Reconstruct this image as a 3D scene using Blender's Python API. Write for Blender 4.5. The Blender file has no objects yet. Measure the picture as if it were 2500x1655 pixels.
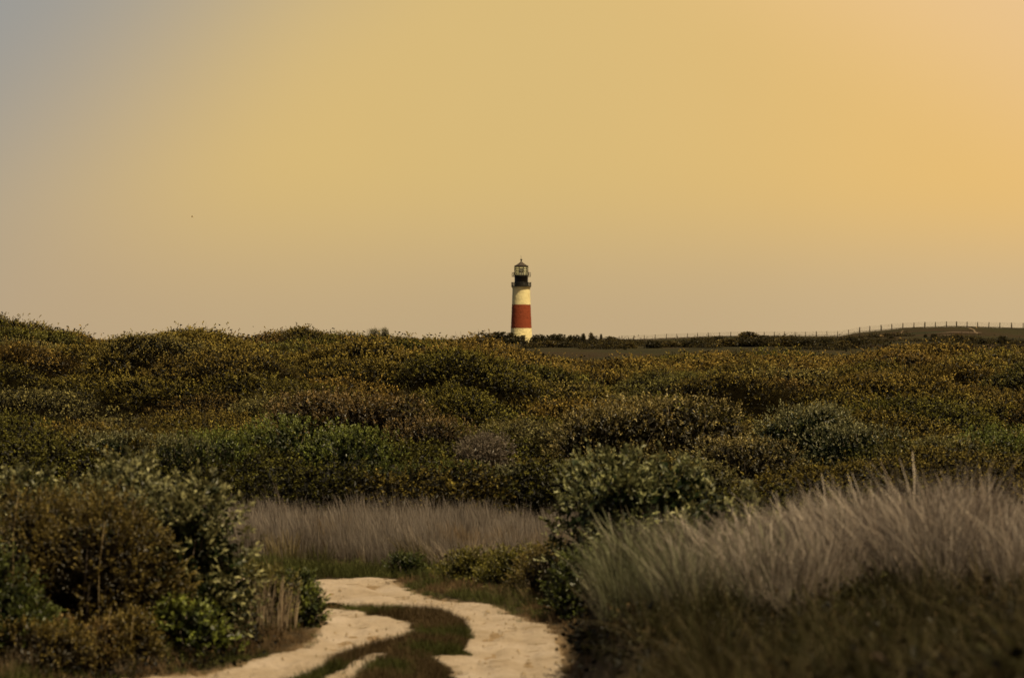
import bpy, math
import numpy as np
from math import radians, pi

# ------------------------------------------------------------------ camera, sky, sun, exposure
S = bpy.context.scene
COL = S.collection
F = 85.0 / 36.0 * 2500.0          # focal length in photo pixels
CZ = 4.0                          # eye height above the sandy track
HY = 827.5

cd = bpy.data.cameras.new('camera'); cam = bpy.data.objects.new('camera', cd); COL.objects.link(cam)
cam.location = (0, 0, CZ); cam.rotation_euler = (radians(90), 0, 0)
cd.lens = 85; cd.sensor_width = 36; cd.clip_start = 0.5; cd.clip_end = 20000
cd.dof.use_dof = True; cd.dof.focus_distance = 105; cd.dof.aperture_fstop = 1.8
S.camera = cam

SUN_EL, SUN_AZ = radians(67), radians(132)     # azimuth clockwise from +Y (view direction)
sd = bpy.data.lights.new('sun', 'SUN'); sun = bpy.data.objects.new('sun', sd); COL.objects.link(sun)
sd.energy = 5.0; sd.angle = radians(0.53); sd.color = (1.0, 0.80, 0.47)
sun.rotation_euler = (pi / 2 - SUN_EL, 0, pi - SUN_AZ)

S.view_settings.view_transform = 'Standard'; S.view_settings.look = 'None'
S.view_settings.exposure = 0.8; S.view_settings.gamma = 1.0; S.view_settings.use_curve_mapping = False

def lin(r, g, b):
    f = lambda c: (c / 255 / 12.92) if c / 255 <= 0.04045 else ((c / 255 + 0.055) / 1.055) ** 2.4
    return (f(r), f(g), f(b), 1.0)

W = bpy.data.worlds.new("World"); S.world = W; W.use_nodes = True
nt = W.node_tree; nt.nodes.clear()
N = nt.nodes.new; L = nt.links.new
tc = N('ShaderNodeTexCoord'); sep = N('ShaderNodeSeparateXYZ'); L(tc.outputs['Generated'], sep.inputs[0])
def wmath(op, a, b=None, c=None):
    n = N('ShaderNodeMath'); n.operation = op
    for i, v in enumerate((a, b, c)):
        if v is None: continue
        if isinstance(v, (int, float)): n.inputs[i].default_value = v
        else: L(v, n.inputs[i])
    return n.outputs[0]
def wramp(v, lo, hi):
    n = N('ShaderNodeMapRange'); n.interpolation_type = 'SMOOTHERSTEP'
    L(v, n.inputs[0]); n.inputs[1].default_value = lo; n.inputs[2].default_value = hi
    return n.outputs[0]
def wmix(f, a, b):
    n = N('ShaderNodeMix'); n.data_type = 'RGBA'
    L(f, n.inputs[0])
    for k, v in ((6, a), (7, b)):
        if isinstance(v, tuple): n.inputs[k].default_value = v
        else: L(v, n.inputs[k])
    return n.outputs[2]
X, Z = sep.outputs[0], sep.outputs[2]
col = wmix(wramp(Z, -0.01, 0.085), lin(194, 169, 130), lin(218, 186, 120))
right = wramp(wmath('ADD', X, wmath('MULTIPLY', Z, 0.15)), -0.03, 0.28)
col = wmix(right, col, wmix(wramp(Z, 0.0, 0.075), lin(207, 180, 138), lin(234, 190, 116)))
pch = wramp(wmath('ADD', wmath('MULTIPLY', X, 0.55), Z), 0.15, 0.28)
col = wmix(pch, col, lin(236, 196, 141))
gry = wramp(wmath('SUBTRACT', wmath('MINIMUM', Z, 0.20), wmath('MULTIPLY', X, 0.85)), 0.13, 0.36)
lft = wramp(wmath('MULTIPLY', X, -1.0), 0.06, 0.24)
col = wmix(wmath('MULTIPLY', lft, 0.5), col, lin(184, 162, 134))
col = wmix(gry, col, lin(152, 152, 149))
noi = N('ShaderNodeTexNoise'); L(tc.outputs['Generated'], noi.inputs[0]); noi.inputs['Scale'].default_value = 9
noi.inputs['Detail'].default_value = 3
var = wmath('MULTIPLY', wmath('MULTIPLY_ADD', noi.outputs[0], 0.03, 0.572), wmath('SUBTRACT', 1.0, wmath('MULTIPLY', wramp(Z, 0.12, 0.85), 0.70)))
bg1 = N('ShaderNodeBackground'); L(col, bg1.inputs[0]); L(var, bg1.inputs[1])
sky = N('ShaderNodeTexSky'); sky.sky_type = 'NISHITA'; sky.sun_disc = False
sky.sun_elevation = SUN_EL; sky.sun_rotation = SUN_AZ; sky.dust_density = 4.0; sky.air_density = 1.2
bg2 = N('ShaderNodeBackground'); L(sky.outputs[0], bg2.inputs[0]); bg2.inputs[1].default_value = 0.05
mx = N('ShaderNodeMixShader'); mx.inputs[0].default_value = 0.05
wo = N('ShaderNodeOutputWorld')
L(bg1.outputs[0], mx.inputs[1]); L(bg2.outputs[0], mx.inputs[2]); L(mx.outputs[0], wo.inputs[0])

# ------------------------------------------------------------------ helpers
rng = np.random.default_rng(7)
def sm(v, a, b):
    t = np.clip((np.asarray(v, float) - a) / (b - a), 0, 1); return t * t * (3 - 2 * t)
def lerp(a, b, t): return a + (b - a) * t
def vnoise(x, y, s, seed=0):
    x = np.asarray(x, float) / s + seed * 17.3; y = np.asarray(y, float) / s - seed * 9.1
    xi = np.floor(x); yi = np.floor(y); fx = x - xi; fy = y - yi
    fx = fx * fx * (3 - 2 * fx); fy = fy * fy * (3 - 2 * fy)
    def h(a, b):
        v = np.sin(a * 127.1 + b * 311.7 + seed * 74.7) * 43758.5453
        return v - np.floor(v)
    return lerp(lerp(h(xi, yi), h(xi + 1, yi), fx), lerp(h(xi, yi + 1), h(xi + 1, yi + 1), fx), fy)
def fbm(x, y, s, seed=0, o=4):
    v = 0; a = 0.5; t = 0
    for i in range(o):
        v = v + a * vnoise(x, y, s / 2 ** i, seed + i); t += a; a *= 0.5
    return v / t
def norm(v): return v / (np.linalg.norm(v, axis=-1, keepdims=True) + 1e-9)
def tag(o, label=None, cat=None, group=None, kind=None):
    if label: o['label'] = label
    if cat: o['category'] = cat
    if group: o['group'] = group
    if kind: o['kind'] = kind
    return o
def mesh_np(name, v, f, attrs=None, smooth=False):
    """v (n,3); f (m,k) all faces the same size, or a list of arrays"""
    me = bpy.data.meshes.new(name)
    fl = f if isinstance(f, list) else [f]
    fl = [np.asarray(a, np.int32) for a in fl if len(a)]
    me.vertices.add(len(v)); me.vertices.foreach_set('co', np.asarray(v, np.float32).ravel())
    if fl:
        tot = sum(a.size for a in fl); npol = sum(len(a) for a in fl)
        me.loops.add(tot); me.loops.foreach_set('vertex_index', np.concatenate([a.ravel() for a in fl]))
        me.polygons.add(npol)
        sizes = np.concatenate([np.full(len(a), a.shape[1]) for a in fl])
        starts = np.concatenate([[0], np.cumsum(sizes)[:-1]])
        me.polygons.foreach_set('loop_start', starts.astype(np.int32))
        me.polygons.foreach_set('use_smooth', np.full(npol, smooth))
    me.update(calc_edges=True)
    for k, (t, a) in (attrs or {}).items():
        at = me.attributes.new(k, t, 'POINT'); a = np.asarray(a)
        if t == 'FLOAT_COLOR':
            if a.shape[1] == 3: a = np.c_[a, np.ones(len(a))]
            at.data.foreach_set('color', a.astype(np.float32).ravel())
        elif t == 'FLOAT_VECTOR': at.data.foreach_set('vector', a.astype(np.float32).ravel())
        elif t == 'INT': at.data.foreach_set('value', a.astype(np.int32).ravel())
        else: at.data.foreach_set('value', a.astype(np.float32).ravel())
    return me
def add(name, me, mat=None, parent=None, loc=None, link=True):
    o = bpy.data.objects.new(name, me)
    if mat and me: me.materials.clear(); me.materials.append(mat)
    if link: COL.objects.link(o)
    if parent: o.parent = parent
    if loc is not None: o.location = loc
    return o
class MB:
    def __init__(s): s.v = []; s.q = []; s.t = []; s.n = 0
    def addv(s, v, q=None, t=None):
        v = np.asarray(v, float)
        if q is not None and len(q): s.q.append(np.asarray(q) + s.n)
        if t is not None and len(t): s.t.append(np.asarray(t) + s.n)
        s.v.append(v); s.n += len(v); return s
    def box(s, c, d, rz=0):
        c = np.array(c, float); d = np.array(d, float) / 2
        v = np.array([[x, y, z] for z in (-1, 1) for y in (-1, 1) for x in (-1, 1)]) * d
        if rz:
            ca, sa = math.cos(rz), math.sin(rz); v = np.c_[v[:, 0] * ca - v[:, 1] * sa, v[:, 0] * sa + v[:, 1] * ca, v[:, 2]]
        return s.addv(v + c, [[0, 2, 3, 1], [4, 5, 7, 6], [0, 1, 5, 4], [2, 6, 7, 3], [0, 4, 6, 2], [1, 3, 7, 5]])
    def tube(s, pts, rad, k=6):
        pts = np.asarray(pts, float); n = len(pts)
        rad = np.broadcast_to(np.asarray(rad, float), (n,))
        d = norm(np.gradient(pts, axis=0)); up = np.where(np.abs(d[:, 2:3]) > 0.9, np.array([[1., 0, 0]]), np.array([[0, 0, 1.]]))
        a = norm(np.cross(d, up)); b = np.cross(d, a)
        th = np.arange(k) * 2 * pi / k
        v = pts[:, None] + rad[:, None, None] * (a[:, None] * np.cos(th)[None, :, None] + b[:, None] * np.sin(th)[None, :, None])
        q = []
        for i in range(n - 1):
            for j in range(k): q.append([i * k + j, i * k + (j + 1) % k, (i + 1) * k + (j + 1) % k, (i + 1) * k + j])
        v = np.r_[v.reshape(-1, 3), pts[:1], pts[-1:]]
        t = [[n * k, (j + 1) % k, j] for j in range(k)] + [[n * k + 1, (n - 1) * k + j, (n - 1) * k + (j + 1) % k] for j in range(k)]
        return s.addv(v, q, t)
    def lathe(s, prof, k=48, ph=0):
        n = len(prof); th = np.arange(k) * 2 * pi / k + ph
        v = np.array([[r * math.cos(t), r * math.sin(t), z] for r, z in prof for t in th])
        q = [[i * k + j, i * k + (j + 1) % k, (i + 1) * k + (j + 1) % k, (i + 1) * k + j] for i in range(n - 1) for j in range(k)]
        return s.addv(v, q)
    def build(s, name, mat, parent=None, smooth=False, loc=None):
        v = np.concatenate(s.v); fl = []
        if s.q: fl.append(np.concatenate(s.q))
        if s.t: fl.append(np.concatenate(s.t))
        return add(name, mesh_np(name, v, fl, smooth=smooth), mat, parent, loc)

# ------------------------------------------------------------------ materials
def mat(name):
    m = bpy.data.materials.new(name); m.use_nodes = True; t = m.node_tree
    b = t.nodes['Principled BSDF']; return m, t, b
def ramp(t, fac, stops):
    n = t.nodes.new('ShaderNodeValToRGB'); t.links.new(fac, n.inputs[0])
    e = n.color_ramp.elements
    while len(e) < len(stops): e.new(0.5)
    for k, (p, c) in enumerate(stops): e[k].position = p; e[k].color = (*c[:3], 1)
    return n.outputs[0]
def noise(t, scale, detail=5, rough=0.6, coord='Object', vec=None):
    n = t.nodes.new('ShaderNodeTexNoise'); n.inputs['Scale'].default_value = scale
    n.inputs['Detail'].default_value = detail; n.inputs['Roughness'].default_value = rough
    if vec is None:
        c = t.nodes.new('ShaderNodeTexCoord'); vec = c.outputs[coord]
    t.links.new(vec, n.inputs['Vector']); return n.outputs[0]
def bump(t, b, h, strength=0.5, dist=0.02):
    n = t.nodes.new('ShaderNodeBump'); n.inputs['Strength'].default_value = strength; n.inputs['Distance'].default_value = dist
    t.links.new(h, n.inputs['Height']); t.links.new(n.outputs[0], b.inputs['Normal'])
def mixc(t, f, a, b, mode='MIX'):
    n = t.nodes.new('ShaderNodeMix'); n.data_type = 'RGBA'; n.blend_type = mode
    for k, v in ((0, f), (6, a), (7, b)):
        if isinstance(v, (int, float)): n.inputs[k].default_value = v
        elif isinstance(v, tuple): n.inputs[k].default_value = (*v[:3], 1)
        else: t.links.new(v, n.inputs[k])
    return n.outputs[2]
def simple(name, c, rough=0.7, var=0.25, scale=3.0, spec=0.3, bs=0.0, bscale=20):
    m, t, b = mat(name)
    n = noise(t, scale)
    L2 = tuple(x * (1 - var) for x in c); H2 = tuple(min(1, x * (1 + var)) for x in c)
    t.links.new(ramp(t, n, [(0.3, L2), (0.7, H2)]), b.inputs['Base Color'])
    b.inputs['Roughness'].default_value = rough; b.inputs['Specular IOR Level'].default_value = spec
    if bs: bump(t, b, noise(t, bscale), bs, 0.03)
    return m
def leafmat(name, inst, rough=0.5, spec=0.35, trans=0.18):
    m, t, b = mat(name)
    a = t.nodes.new('ShaderNodeAttribute'); a.attribute_name = 'lcol'
    c = a.outputs['Color']
    if inst:
        i = t.nodes.new('ShaderNodeAttribute'); i.attribute_type = 'INSTANCER'; i.attribute_name = 'icol'
        c = mixc(t, 1.0, c, i.outputs['Color'], 'MULTIPLY')
    t.links.new(c, b.inputs['Base Color'])
    b.inputs['Roughness'].default_value = rough; b.inputs['Specular IOR Level'].default_value = spec
    if trans:
        tr = t.nodes.new('ShaderNodeBsdfTranslucent'); t.links.new(c, tr.inputs[0])
        ms = t.nodes.new('ShaderNodeMixShader'); ms.inputs[0].default_value = trans
        out = [n for n in t.nodes if n.type == 'OUTPUT_MATERIAL'][0]
        t.links.new(b.outputs[0], ms.inputs[1]); t.links.new(tr.outputs[0], ms.inputs[2]); t.links.new(ms.outputs[0], out.inputs[0])
    return m
M_leaf = leafmat('shrub leaf', False, 0.45, 0.22)
M_leaf_i = leafmat('thicket leaf', True, 0.5, 0.12)
M_grass_i = leafmat('grass blade', True, 0.75, 0.1, 0.15)
M_grass = leafmat('dry stalk', False, 0.75, 0.1, 0.15)
M_twig = simple('twig bark', (0.07, 0.055, 0.045), 0.9, 0.4, 8)
M_core = simple('painted thicket shade', (0.0025, 0.002, 0.001), 1.0, 0.5, 2.5, 0.0, 0.8, 6)  # near-black colour stands in for the shade inside the thicket

# ------------------------------------------------------------------ terrain
SKY_U = [-900, -300, 0, 34, 51, 98, 145, 196, 216, 236, 287, 338, 405, 490, 574, 608, 672, 733, 763, 800, 869, 920, 990, 1038, 1115, 1149, 1210, 1274, 1342, 1450, 1500, 1583, 1650, 1782, 1893, 1982, 2093, 2159, 2248, 2336, 2500, 3400]
SKY_R = [770, 772, 774, 784, 792, 784, 791, 792, 802, 819, 821, 814, 814, 813, 821, 819, 799, 788, 798, 804, 809, 817, 809, 818, 816, 828, 838, 850, 860, 868, 866, 857, 851, 844, 846, 844, 842, 836, 831, 836, 835, 830]
CR_U = [-3000, 1150, 1300, 1400, 1450, 1505, 1539, 1636, 1760, 1893, 2048, 2093, 2204, 2328, 2500, 2800, 4000]
CR_R = [848, 848, 846, 843, 839, 832, 832, 827, 824, 824, 823, 814, 803, 799, 804, 812, 830]
def ucol(x, y): return 1250 + np.asarray(x, float) / np.maximum(y, 1.0) * F
def d_ridge(u): return lerp(122, 150, sm(u, 1050, 1450))
D0 = 51.0
def canopy_surface(x, y):
    u = ucol(x, y); dr = d_ridge(u)
    zr = CZ - (np.interp(u, SKY_U, SKY_R) + 9 + 10 * sm(u, 1150, 1500) - HY) / F * dr
    zr_s = CZ - (np.interp(u, [-900, 0, 600, 1100, 1500, 3000], [778, 790, 815, 824, 872, 838]) + 14 - HY) / F * dr
    t = (y - D0) / (dr - D0)
    z = lerp(1.30, lerp(zr_s, zr, sm(t, 0.7, 0.95)), np.clip(t, 0, 1))
    return np.where(t > 1, zr - (y - dr) * 0.07, z)
def G(x, y):
    x = np.asarray(x, float); y = np.asarray(y, float); u = ucol(x, y)
    g = 2.3 * (1 - sm(y, 2, 22))
    dr = d_ridge(u)
    thick = canopy_surface(x, y) - 1.30
    g = g + np.where(y > D0 - 4, sm(y, D0 - 4, D0 + 3) * np.where(y > D0, thick, 0), 0) * (y <= dr + 12)
    zr = canopy_surface(x, dr + 12) - 1.30
    zc = CZ - (np.interp(u, CR_U, CR_R) - HY) / F * 450
    far = lerp(zr, 1.6, sm(y, dr + 12, dr + 55)); far = lerp(far, 2.75, sm(y, dr + 60, 330))
    far = lerp(far, zc, sm(y, 335, 450)); far = lerp(far, 2.9, sm(y, 456, 560))
    g = np.where(y > dr + 12, far, g)
    g = g + np.where(y > 200, (fbm(x, y, 30, 5) - 0.5) * 0.7 * sm(y, 200, 260), 0)
    # bank on the right of the track and low rise on the left
    bank = (1.12 * sm(x, 0.66, 1.18) + 0.38 * sm(x, 1.3, 4.6)) * (1 - sm(y, 26.5, 32.5)) * sm(y, 6, 16)
    lft = 0.35 * sm(-x, 4.6, 7.5) * (1 - sm(y, 34, 42)) * sm(y, 22, 28)
    bump_ = (fbm(x, y, 1.1, 3) - 0.5) * 0.25 * sm(np.abs(x - 1.0), 2.2, 4.5) * (y < 200)
    return g + np.maximum(bank, 0) * (1 + (fbm(x, y, 0.8, 9) - 0.5) * 0.35) + lft + bump_

# track outline in world metres, drawn where it lies on the ground
def gp(u, r):
    d = CZ * F / (r - HY); return ((u - 1250) / F * d, d)
OUT = [gp(*p) for p in [(743, 1421), (781, 1416), (861, 1415), (953, 1418), (1001, 1443), (1061, 1463), (1162, 1472), (1222, 1488), (1282, 1514), (1342, 1532), (1368, 1571), (1380, 1631), (1381, 1655)]]
INL = [gp(*p) for p in [(741, 1450), (761, 1467), (770, 1487), (793, 1515), (789, 1535), (757, 1563), (721, 1583), (660, 1603), (580, 1627), (500, 1641), (400, 1655)]]
ROAD = [(-9.5, 42.3), (-5.5, 41.0)] + OUT + [(0.7, 26), (0.9, 22), (1.2, 16), (1.6, 8), (-3.4, 8), (-4.6, 16), (-6.0, 22), (-5.2, 27)] + INL[::-1] + [(-5.2, 38.0), (-9.5, 39.0)]
MED = [gp(*p) for p in [(760, 1476), (821, 1475), (901, 1478), (981, 1483), (1037, 1487), (1101, 1500), (1142, 1521), (1168, 1552), (1163, 1577), (1142, 1596), (1093, 1607), (1072, 1615), (1096, 1631), (1112, 1641), (1104, 1655)]] \
    + [(-0.9, 26), (-0.8, 22), (-0.6, 16), (-0.3, 8), (-1.6, 8), (-2.4, 16), (-3.4, 22), (-3.1, 26)] \
    + [gp(*p) for p in [(715, 1658), (781, 1623), (821, 1603), (861, 1587), (921, 1575), (973, 1563), (996, 1545), (997, 1529), (961, 1514), (901, 1506), (841, 1495), (770, 1487)]]
PATCH = [gp(*p) for p in [(772, 1655), (836, 1627), (884, 1602), (930, 1586), (972, 1584), (975, 1602), (925, 1632), (900, 1655)]] + [(-1.9, 26), (-2.5, 26)]
def sdf(poly, x, y):
    p = np.array(poly); x = np.asarray(x, float).ravel(); y = np.asarray(y, float).ravel()
    dmin = np.full(x.shape, 1e9); ins = np.zeros(x.shape, bool)
    for i in range(len(p)):
        a = p[i]; b = p[(i + 1) % len(p)]
        e = b - a; w0 = x - a[0]; w1 = y - a[1]
        t = np.clip((w0 * e[0] + w1 * e[1]) / (e @ e + 1e-12), 0, 1)
        dmin = np.minimum(dmin, np.hypot(w0 - t * e[0], w1 - t * e[1]))
        c = ((a[1] > y) != (b[1] > y)) & (x < (b[0] - a[0]) * (y - a[1]) / (b[1] - a[1] + 1e-12) + a[0])
        ins ^= c
    return np.where(ins, -dmin, dmin)
def sand_d(x, y):       # negative on bare sand
    s = np.shape(x); x = np.asarray(x, float).ravel(); y = np.asarray(y, float).ravel()
    r = sdf(ROAD, x, y); m = sdf(MED, x, y) + .09 * sm(y, 34.8, 35.6) + (fbm(x, y, .45, 87, 4) - .385) * .66 + .05; q = sdf(PATCH, x, y)
    d = np.minimum(np.maximum(r, -m), q)
    return d.reshape(s)

# ground sheet
ys = np.r_[np.linspace(-60, 14, 26), np.linspace(14.5, 52, 150), np.geomspace(52.6, 200, 110), np.geomspace(203, 700, 90), np.geomspace(740, 9000, 26)]
ss = np.r_[-1.7, -1.3, np.linspace(-0.95, -0.3, 22), np.linspace(-0.285, 0.285, 230), np.linspace(0.3, 0.95, 22), 1.3, 1.7]
YY, SS = np.meshgrid(ys, ss, indexing='ij'); XX = SS * (np.maximum(YY, 0) + 8 + 40 * (YY < 5))
gv = np.stack([XX, YY, G(XX, YY)], -1)
sd_ = np.full(XX.shape, 9.0); near = (YY > 5) & (YY < 46) & (np.abs(XX) < 14)
sd_[near] = sand_d(XX[near], YY[near])
gv[..., 2] -= 0.03 * sm(-sd_, -0.15, 0.1)
ni, nj = XX.shape; ii, jj = np.meshgrid(np.arange(ni - 1), np.arange(nj - 1), indexing='ij')
base = (ii * nj + jj).ravel(); quads = np.c_[base, base + 1, base + nj + 1, base + nj]
farm = sm(YY + 20 * (fbm(XX, YY, 40, 2) - 0.5), 170, 190)
m, t, b = mat('ground soil and turf')
at = t.nodes.new('ShaderNodeAttribute'); at.attribute_name = 'sandy'
af = t.nodes.new('ShaderNodeAttribute'); af.attribute_name = 'far'
n1 = noise(t, 2.2, 8, 0.65); n2 = noise(t, 14, 6, 0.7)
litter = ramp(t, n2, [(0.3, (0.006, 0.0045, 0.0022)), (0.55, (0.020, 0.0145, 0.008)), (0.75, (0.055, 0.040, 0.024))])
nf = noise(t, 0.035, 7, 0.62); nf2 = noise(t, 0.5, 5, 0.7)
turf = ramp(t, nf, [(0.38, (0.004, 0.0036, 0.001)), (0.48, (0.013, 0.012, 0.0025)), (0.58, (0.016, 0.009, 0.003)), (0.66, (0.008, 0.009, 0.002))])
turf = mixc(t, 0.6, turf, ramp(t, nf2, [(0.3, (0.55, 0.55, 0.55)), (0.7, (1.2, 1.2, 1.2))]), 'MULTIPLY')
c = mixc(t, at.outputs['Fac'], litter, ramp(t, n2, [(0.3, (0.06, 0.042, 0.026)), (0.6, (0.17, 0.12, 0.075))]))
c = mixc(t, af.outputs['Fac'], c, turf)
t.links.new(c, b.inputs['Base Color']); b.inputs['Roughness'].default_value = 0.95; b.inputs['Specular IOR Level'].default_value = 0.1
bump(t, b, n2, 0.7, 0.05)
sandy = 1 - sm(sd_ + 0.25 * (fbm(XX, YY, 0.35, 4) - 0.5), -0.05, 0.22)
gme = mesh_np('ground', gv.reshape(-1, 3), quads, {'sandy': ('FLOAT', sandy.ravel()), 'far': ('FLOAT', farm.ravel())}, True)
tag(add('ground', gme, m), kind='structure')

# sandy track: its own fine sheet with ruts and grit
gx = np.arange(-9.6, 2.0, 0.045); gy = np.r_[np.arange(12, 26, 0.12), np.arange(26, 43, 0.06)]
RY, RX = np.meshgrid(gy, gx, indexing='ij')
d = sand_d(RX, RY) + (fbm(RX, RY, 0.30, 21, 4) - 0.5) * 0.24
rz = G(RX, RY) + 0.012 + 0.020 * sm(-d, 0.0, 0.5)
rz += (fbm(RX, RY, 0.9, 31, 5) - 0.5) * 0.085 + (fbm(RX, RY, 0.16, 41, 3) - 0.5) * 0.028
rz -= 0.05 * np.exp(-((-d - 0.45) / 0.17) ** 2)
rni, rnj = RX.shape; ii, jj = np.meshgrid(np.arange(rni - 1), np.arange(rnj - 1), indexing='ij')
bq = (ii * rnj + jj).ravel(); rq = np.c_[bq, bq + 1, bq + rnj + 1, bq + rnj]
keep = (d.ravel()[rq] < 0).sum(1) >= 3; rq = rq[keep]
used = np.unique(rq); remap = np.full(rni * rnj, -1); remap[used] = np.arange(len(used))
m, t, b = mat('pale track sand')
na = noise(t, 1.1, 6, 0.6); nb = noise(t, 9, 6, 0.75); nc = noise(t, 60, 3, 0.6)
ae = t.nodes.new('ShaderNodeAttribute'); ae.attribute_name = 'edge'
c = ramp(t, na, [(0.32, (0.185, 0.144, 0.106)), (0.50, (0.238, 0.194, 0.156)), (0.70, (0.28, 0.236, 0.206))])
c = mixc(t, 0.65, c, ramp(t, nb, [(0.30, (0.50, 0.47, 0.45)), (0.47, (0.95, 0.94, 0.93)), (0.7, (1.08, 1.08, 1.08))]), 'MULTIPLY')
c = mixc(t, ae.outputs['Fac'], c, (0.13, 0.095, 0.06))
t.links.new(c, b.inputs['Base Color']); b.inputs['Roughness'].default_value = 0.95; b.inputs['Specular IOR Level'].default_value = 0.15
bump(t, b, nb, 1.0, 0.06)
edge = (1 - sm(-d + 0.12 * (fbm(RX, RY, 0.15, 77) - 0.5), 0.0, 0.09)) * 0.75
rme = mesh_np('sandy_track', np.c_[RX.ravel(), RY.ravel(), rz.ravel()][used], remap[rq], {'edge': ('FLOAT', edge.ravel()[used])}, True)
tag(add('sandy_track', rme, m), kind='structure')

# ------------------------------------------------------------------ lighthouse
def brick_tower_mat(name, c, dirt):
    m, t, b = mat(name)
    tcn = t.nodes.new('ShaderNodeTexCoord'); mp = t.nodes.new('ShaderNodeMapping')
    mp.inputs['Scale'].default_value = (1, 1, 4); t.links.new(tcn.outputs['Object'], mp.inputs[0])
    n = noise(t, 1.6, 8, 0.7, vec=mp.outputs[0]); n2_ = noise(t, 0.5, 4, 0.6)
    cc = ramp(t, n, [(0.3, tuple(x * 0.80 for x in c)), (0.5, c), (0.75, tuple(min(0.85, x * 1.08) for x in c))])
    cc = mixc(t, ramp(t, n2_, [(0.48, (0, 0, 0)), (0.75, (0.5, 0.5, 0.5))]), cc, dirt)
    t.links.new(cc, b.inputs['Base Color']); b.inputs['Roughness'].default_value = 0.8; b.inputs['Specular IOR Level'].default_value = 0.2
    bump(t, b, n, 0.9, 0.12); return m
M_white = brick_tower_mat('whitewashed brick', (0.64, 0.56, 0.31), (0.42, 0.34, 0.17))
M_red = brick_tower_mat('red painted brick', (0.185, 0.037, 0.013), (0.13, 0.027, 0.010))
M_black = simple('black painted iron', (0.009, 0.008, 0.006), 0.6, 0.3, 2, 0.25)
M_roof = simple('dark roof metal', (0.020, 0.013, 0.008), 0.6, 0.3, 2, 0.3)
M_glass, t, b = mat('lantern glass')
b.inputs['Base Color'].default_value = (0.95, 0.95, 0.80, 1); b.inputs['Roughness'].default_value = 0.06
tr = t.nodes.new('ShaderNodeBsdfTransparent'); tr.inputs[0].default_value = (0.93, 0.95, 0.78, 1)
ms = t.nodes.new('ShaderNodeMixShader'); ms.inputs[0].default_value = 0.80
out = [n for n in t.nodes if n.type == 'OUTPUT_MATERIAL'][0]
t.links.new(b.outputs[0], ms.inputs[1]); t.links.new(tr.outputs[0], ms.inputs[2]); t.links.new(ms.outputs[0], out.inputs[0])
LHX, LHY, LHZ = (1272.6 - 1250) / F * 600, 600.0, 3.0
K = 0.01686 * 1.0
def zz(p): return (1430 - p) * K      # height above the base from the zoomed photograph
lh = bpy.data.objects.new('lighthouse', None); COL.objects.link(lh); lh.location = (LHX, LHY, LHZ)
tag(lh, 'tall lighthouse tower with white, red and white bands and a black lantern room', 'lighthouse')
def rough_lathe(prof, k, seed, amp=0.035):
    mb = MB(); mb.lathe(prof, k); v = mb.v[0]
    th = np.arctan2(v[:, 1], v[:, 0]); r = np.hypot(v[:, 0], v[:, 1])
    dr = (fbm(th * 3, v[:, 2], 0.35, seed, 3) - 0.5) * 2 * amp
    v[:, 0] = np.cos(th) * (r + dr); v[:, 1] = np.sin(th) * (r + dr); return mb
def prof(p0, p1, n):
    P = [1530, 1440, 1212, 1050, 865, 700, 640]; R = [168, 163, 152, 145, 137, 131, 129.5]
    o = []
    for p in np.linspace(p0, p1, n): o.append((np.interp(-p, [-x for x in P], R) * K, zz(p)))
    return o
bw = rough_lathe(prof(1530, 1212.5, 40), 96, 1).build('white_base_wall', M_white, lh, True)
rb = rough_lathe(prof(1212.0, 865.5, 46), 96, 2).build('red_band', M_red, lh, True)
tw = rough_lathe(prof(865, 640, 32) + [(130 * K, zz(632)), (134 * K, zz(622)), (139 * K, zz(612)), (143 * K, zz(604))], 96, 3, 0.02).build('white_top_wall', M_white, lh, True)
# window with frame and lintel, facing the viewer and a little right
wy = -(156 * K); wx = 36 * K
wy = -math.sqrt((157.5 * K) ** 2 - wx ** 2) - 0.02
fr = MB(); rz_ = math.atan2(wx, -wy)
fr.box((wx, wy, zz(1352)), (0.62, 0.12, 1.05), rz_)
win = fr.build('window', M_black, lh)
MB().box((wx, wy - 0.04, zz(1312)), (0.95, 0.26, 0.15), rz_).build('lintel', M_white, win)
MB().box((wx, wy - 0.04, zz(1385)), (0.8, 0.2, 0.10), rz_).build('sill', M_white, win)
MB().box((wx, wy - 0.075, zz(1352)), (0.05, 0.03, 1.0), rz_).build('glazing_bar', M_roof, win)
# lower gallery
MB().lathe([(0.2, zz(603.5)), (144 * K, zz(603.5)), (149 * K, zz(599)), (149 * K, zz(592)), (144 * K, zz(590)), (0.2, zz(590))], 48).build('gallery_deck', M_black, lh)
rl = MB(); R1 = 145 * K
for i in range(20):
    a = i * 2 * pi / 20 + 0.11; rl.tube([(R1 * math.cos(a), R1 * math.sin(a), zz(590)), (R1 * math.cos(a), R1 * math.sin(a), zz(535))], 0.045, 6)
for i in range(60):
    a = i * 2 * pi / 60 + 0.05; rl.tube([(R1 * math.cos(a), R1 * math.sin(a), zz(588)), (R1 * math.cos(a), R1 * math.sin(a), zz(545))], 0.016, 4)
for h in (540, 552, 566, 580):
    rl.tube([(R1 * math.cos(a), R1 * math.sin(a), zz(h)) for a in np.linspace(0, 2 * pi, 41)], 0.03, 5)
rl.build('gallery_railing', M_black, lh)
MB().lathe([(99 * K, zz(590)), (99 * K, zz(452))], 40).build('watch_room', M_black, lh, True)
MB().lathe([(97 * K, zz(455)), (140 * K, zz(455)), (140 * K, zz(449)), (98 * K, zz(447)), (98 * K, zz(434)), (40 * K, zz(434))], 40).build('lantern_deck', M_black, lh)
r2 = MB(); R2 = 139 * K
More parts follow.
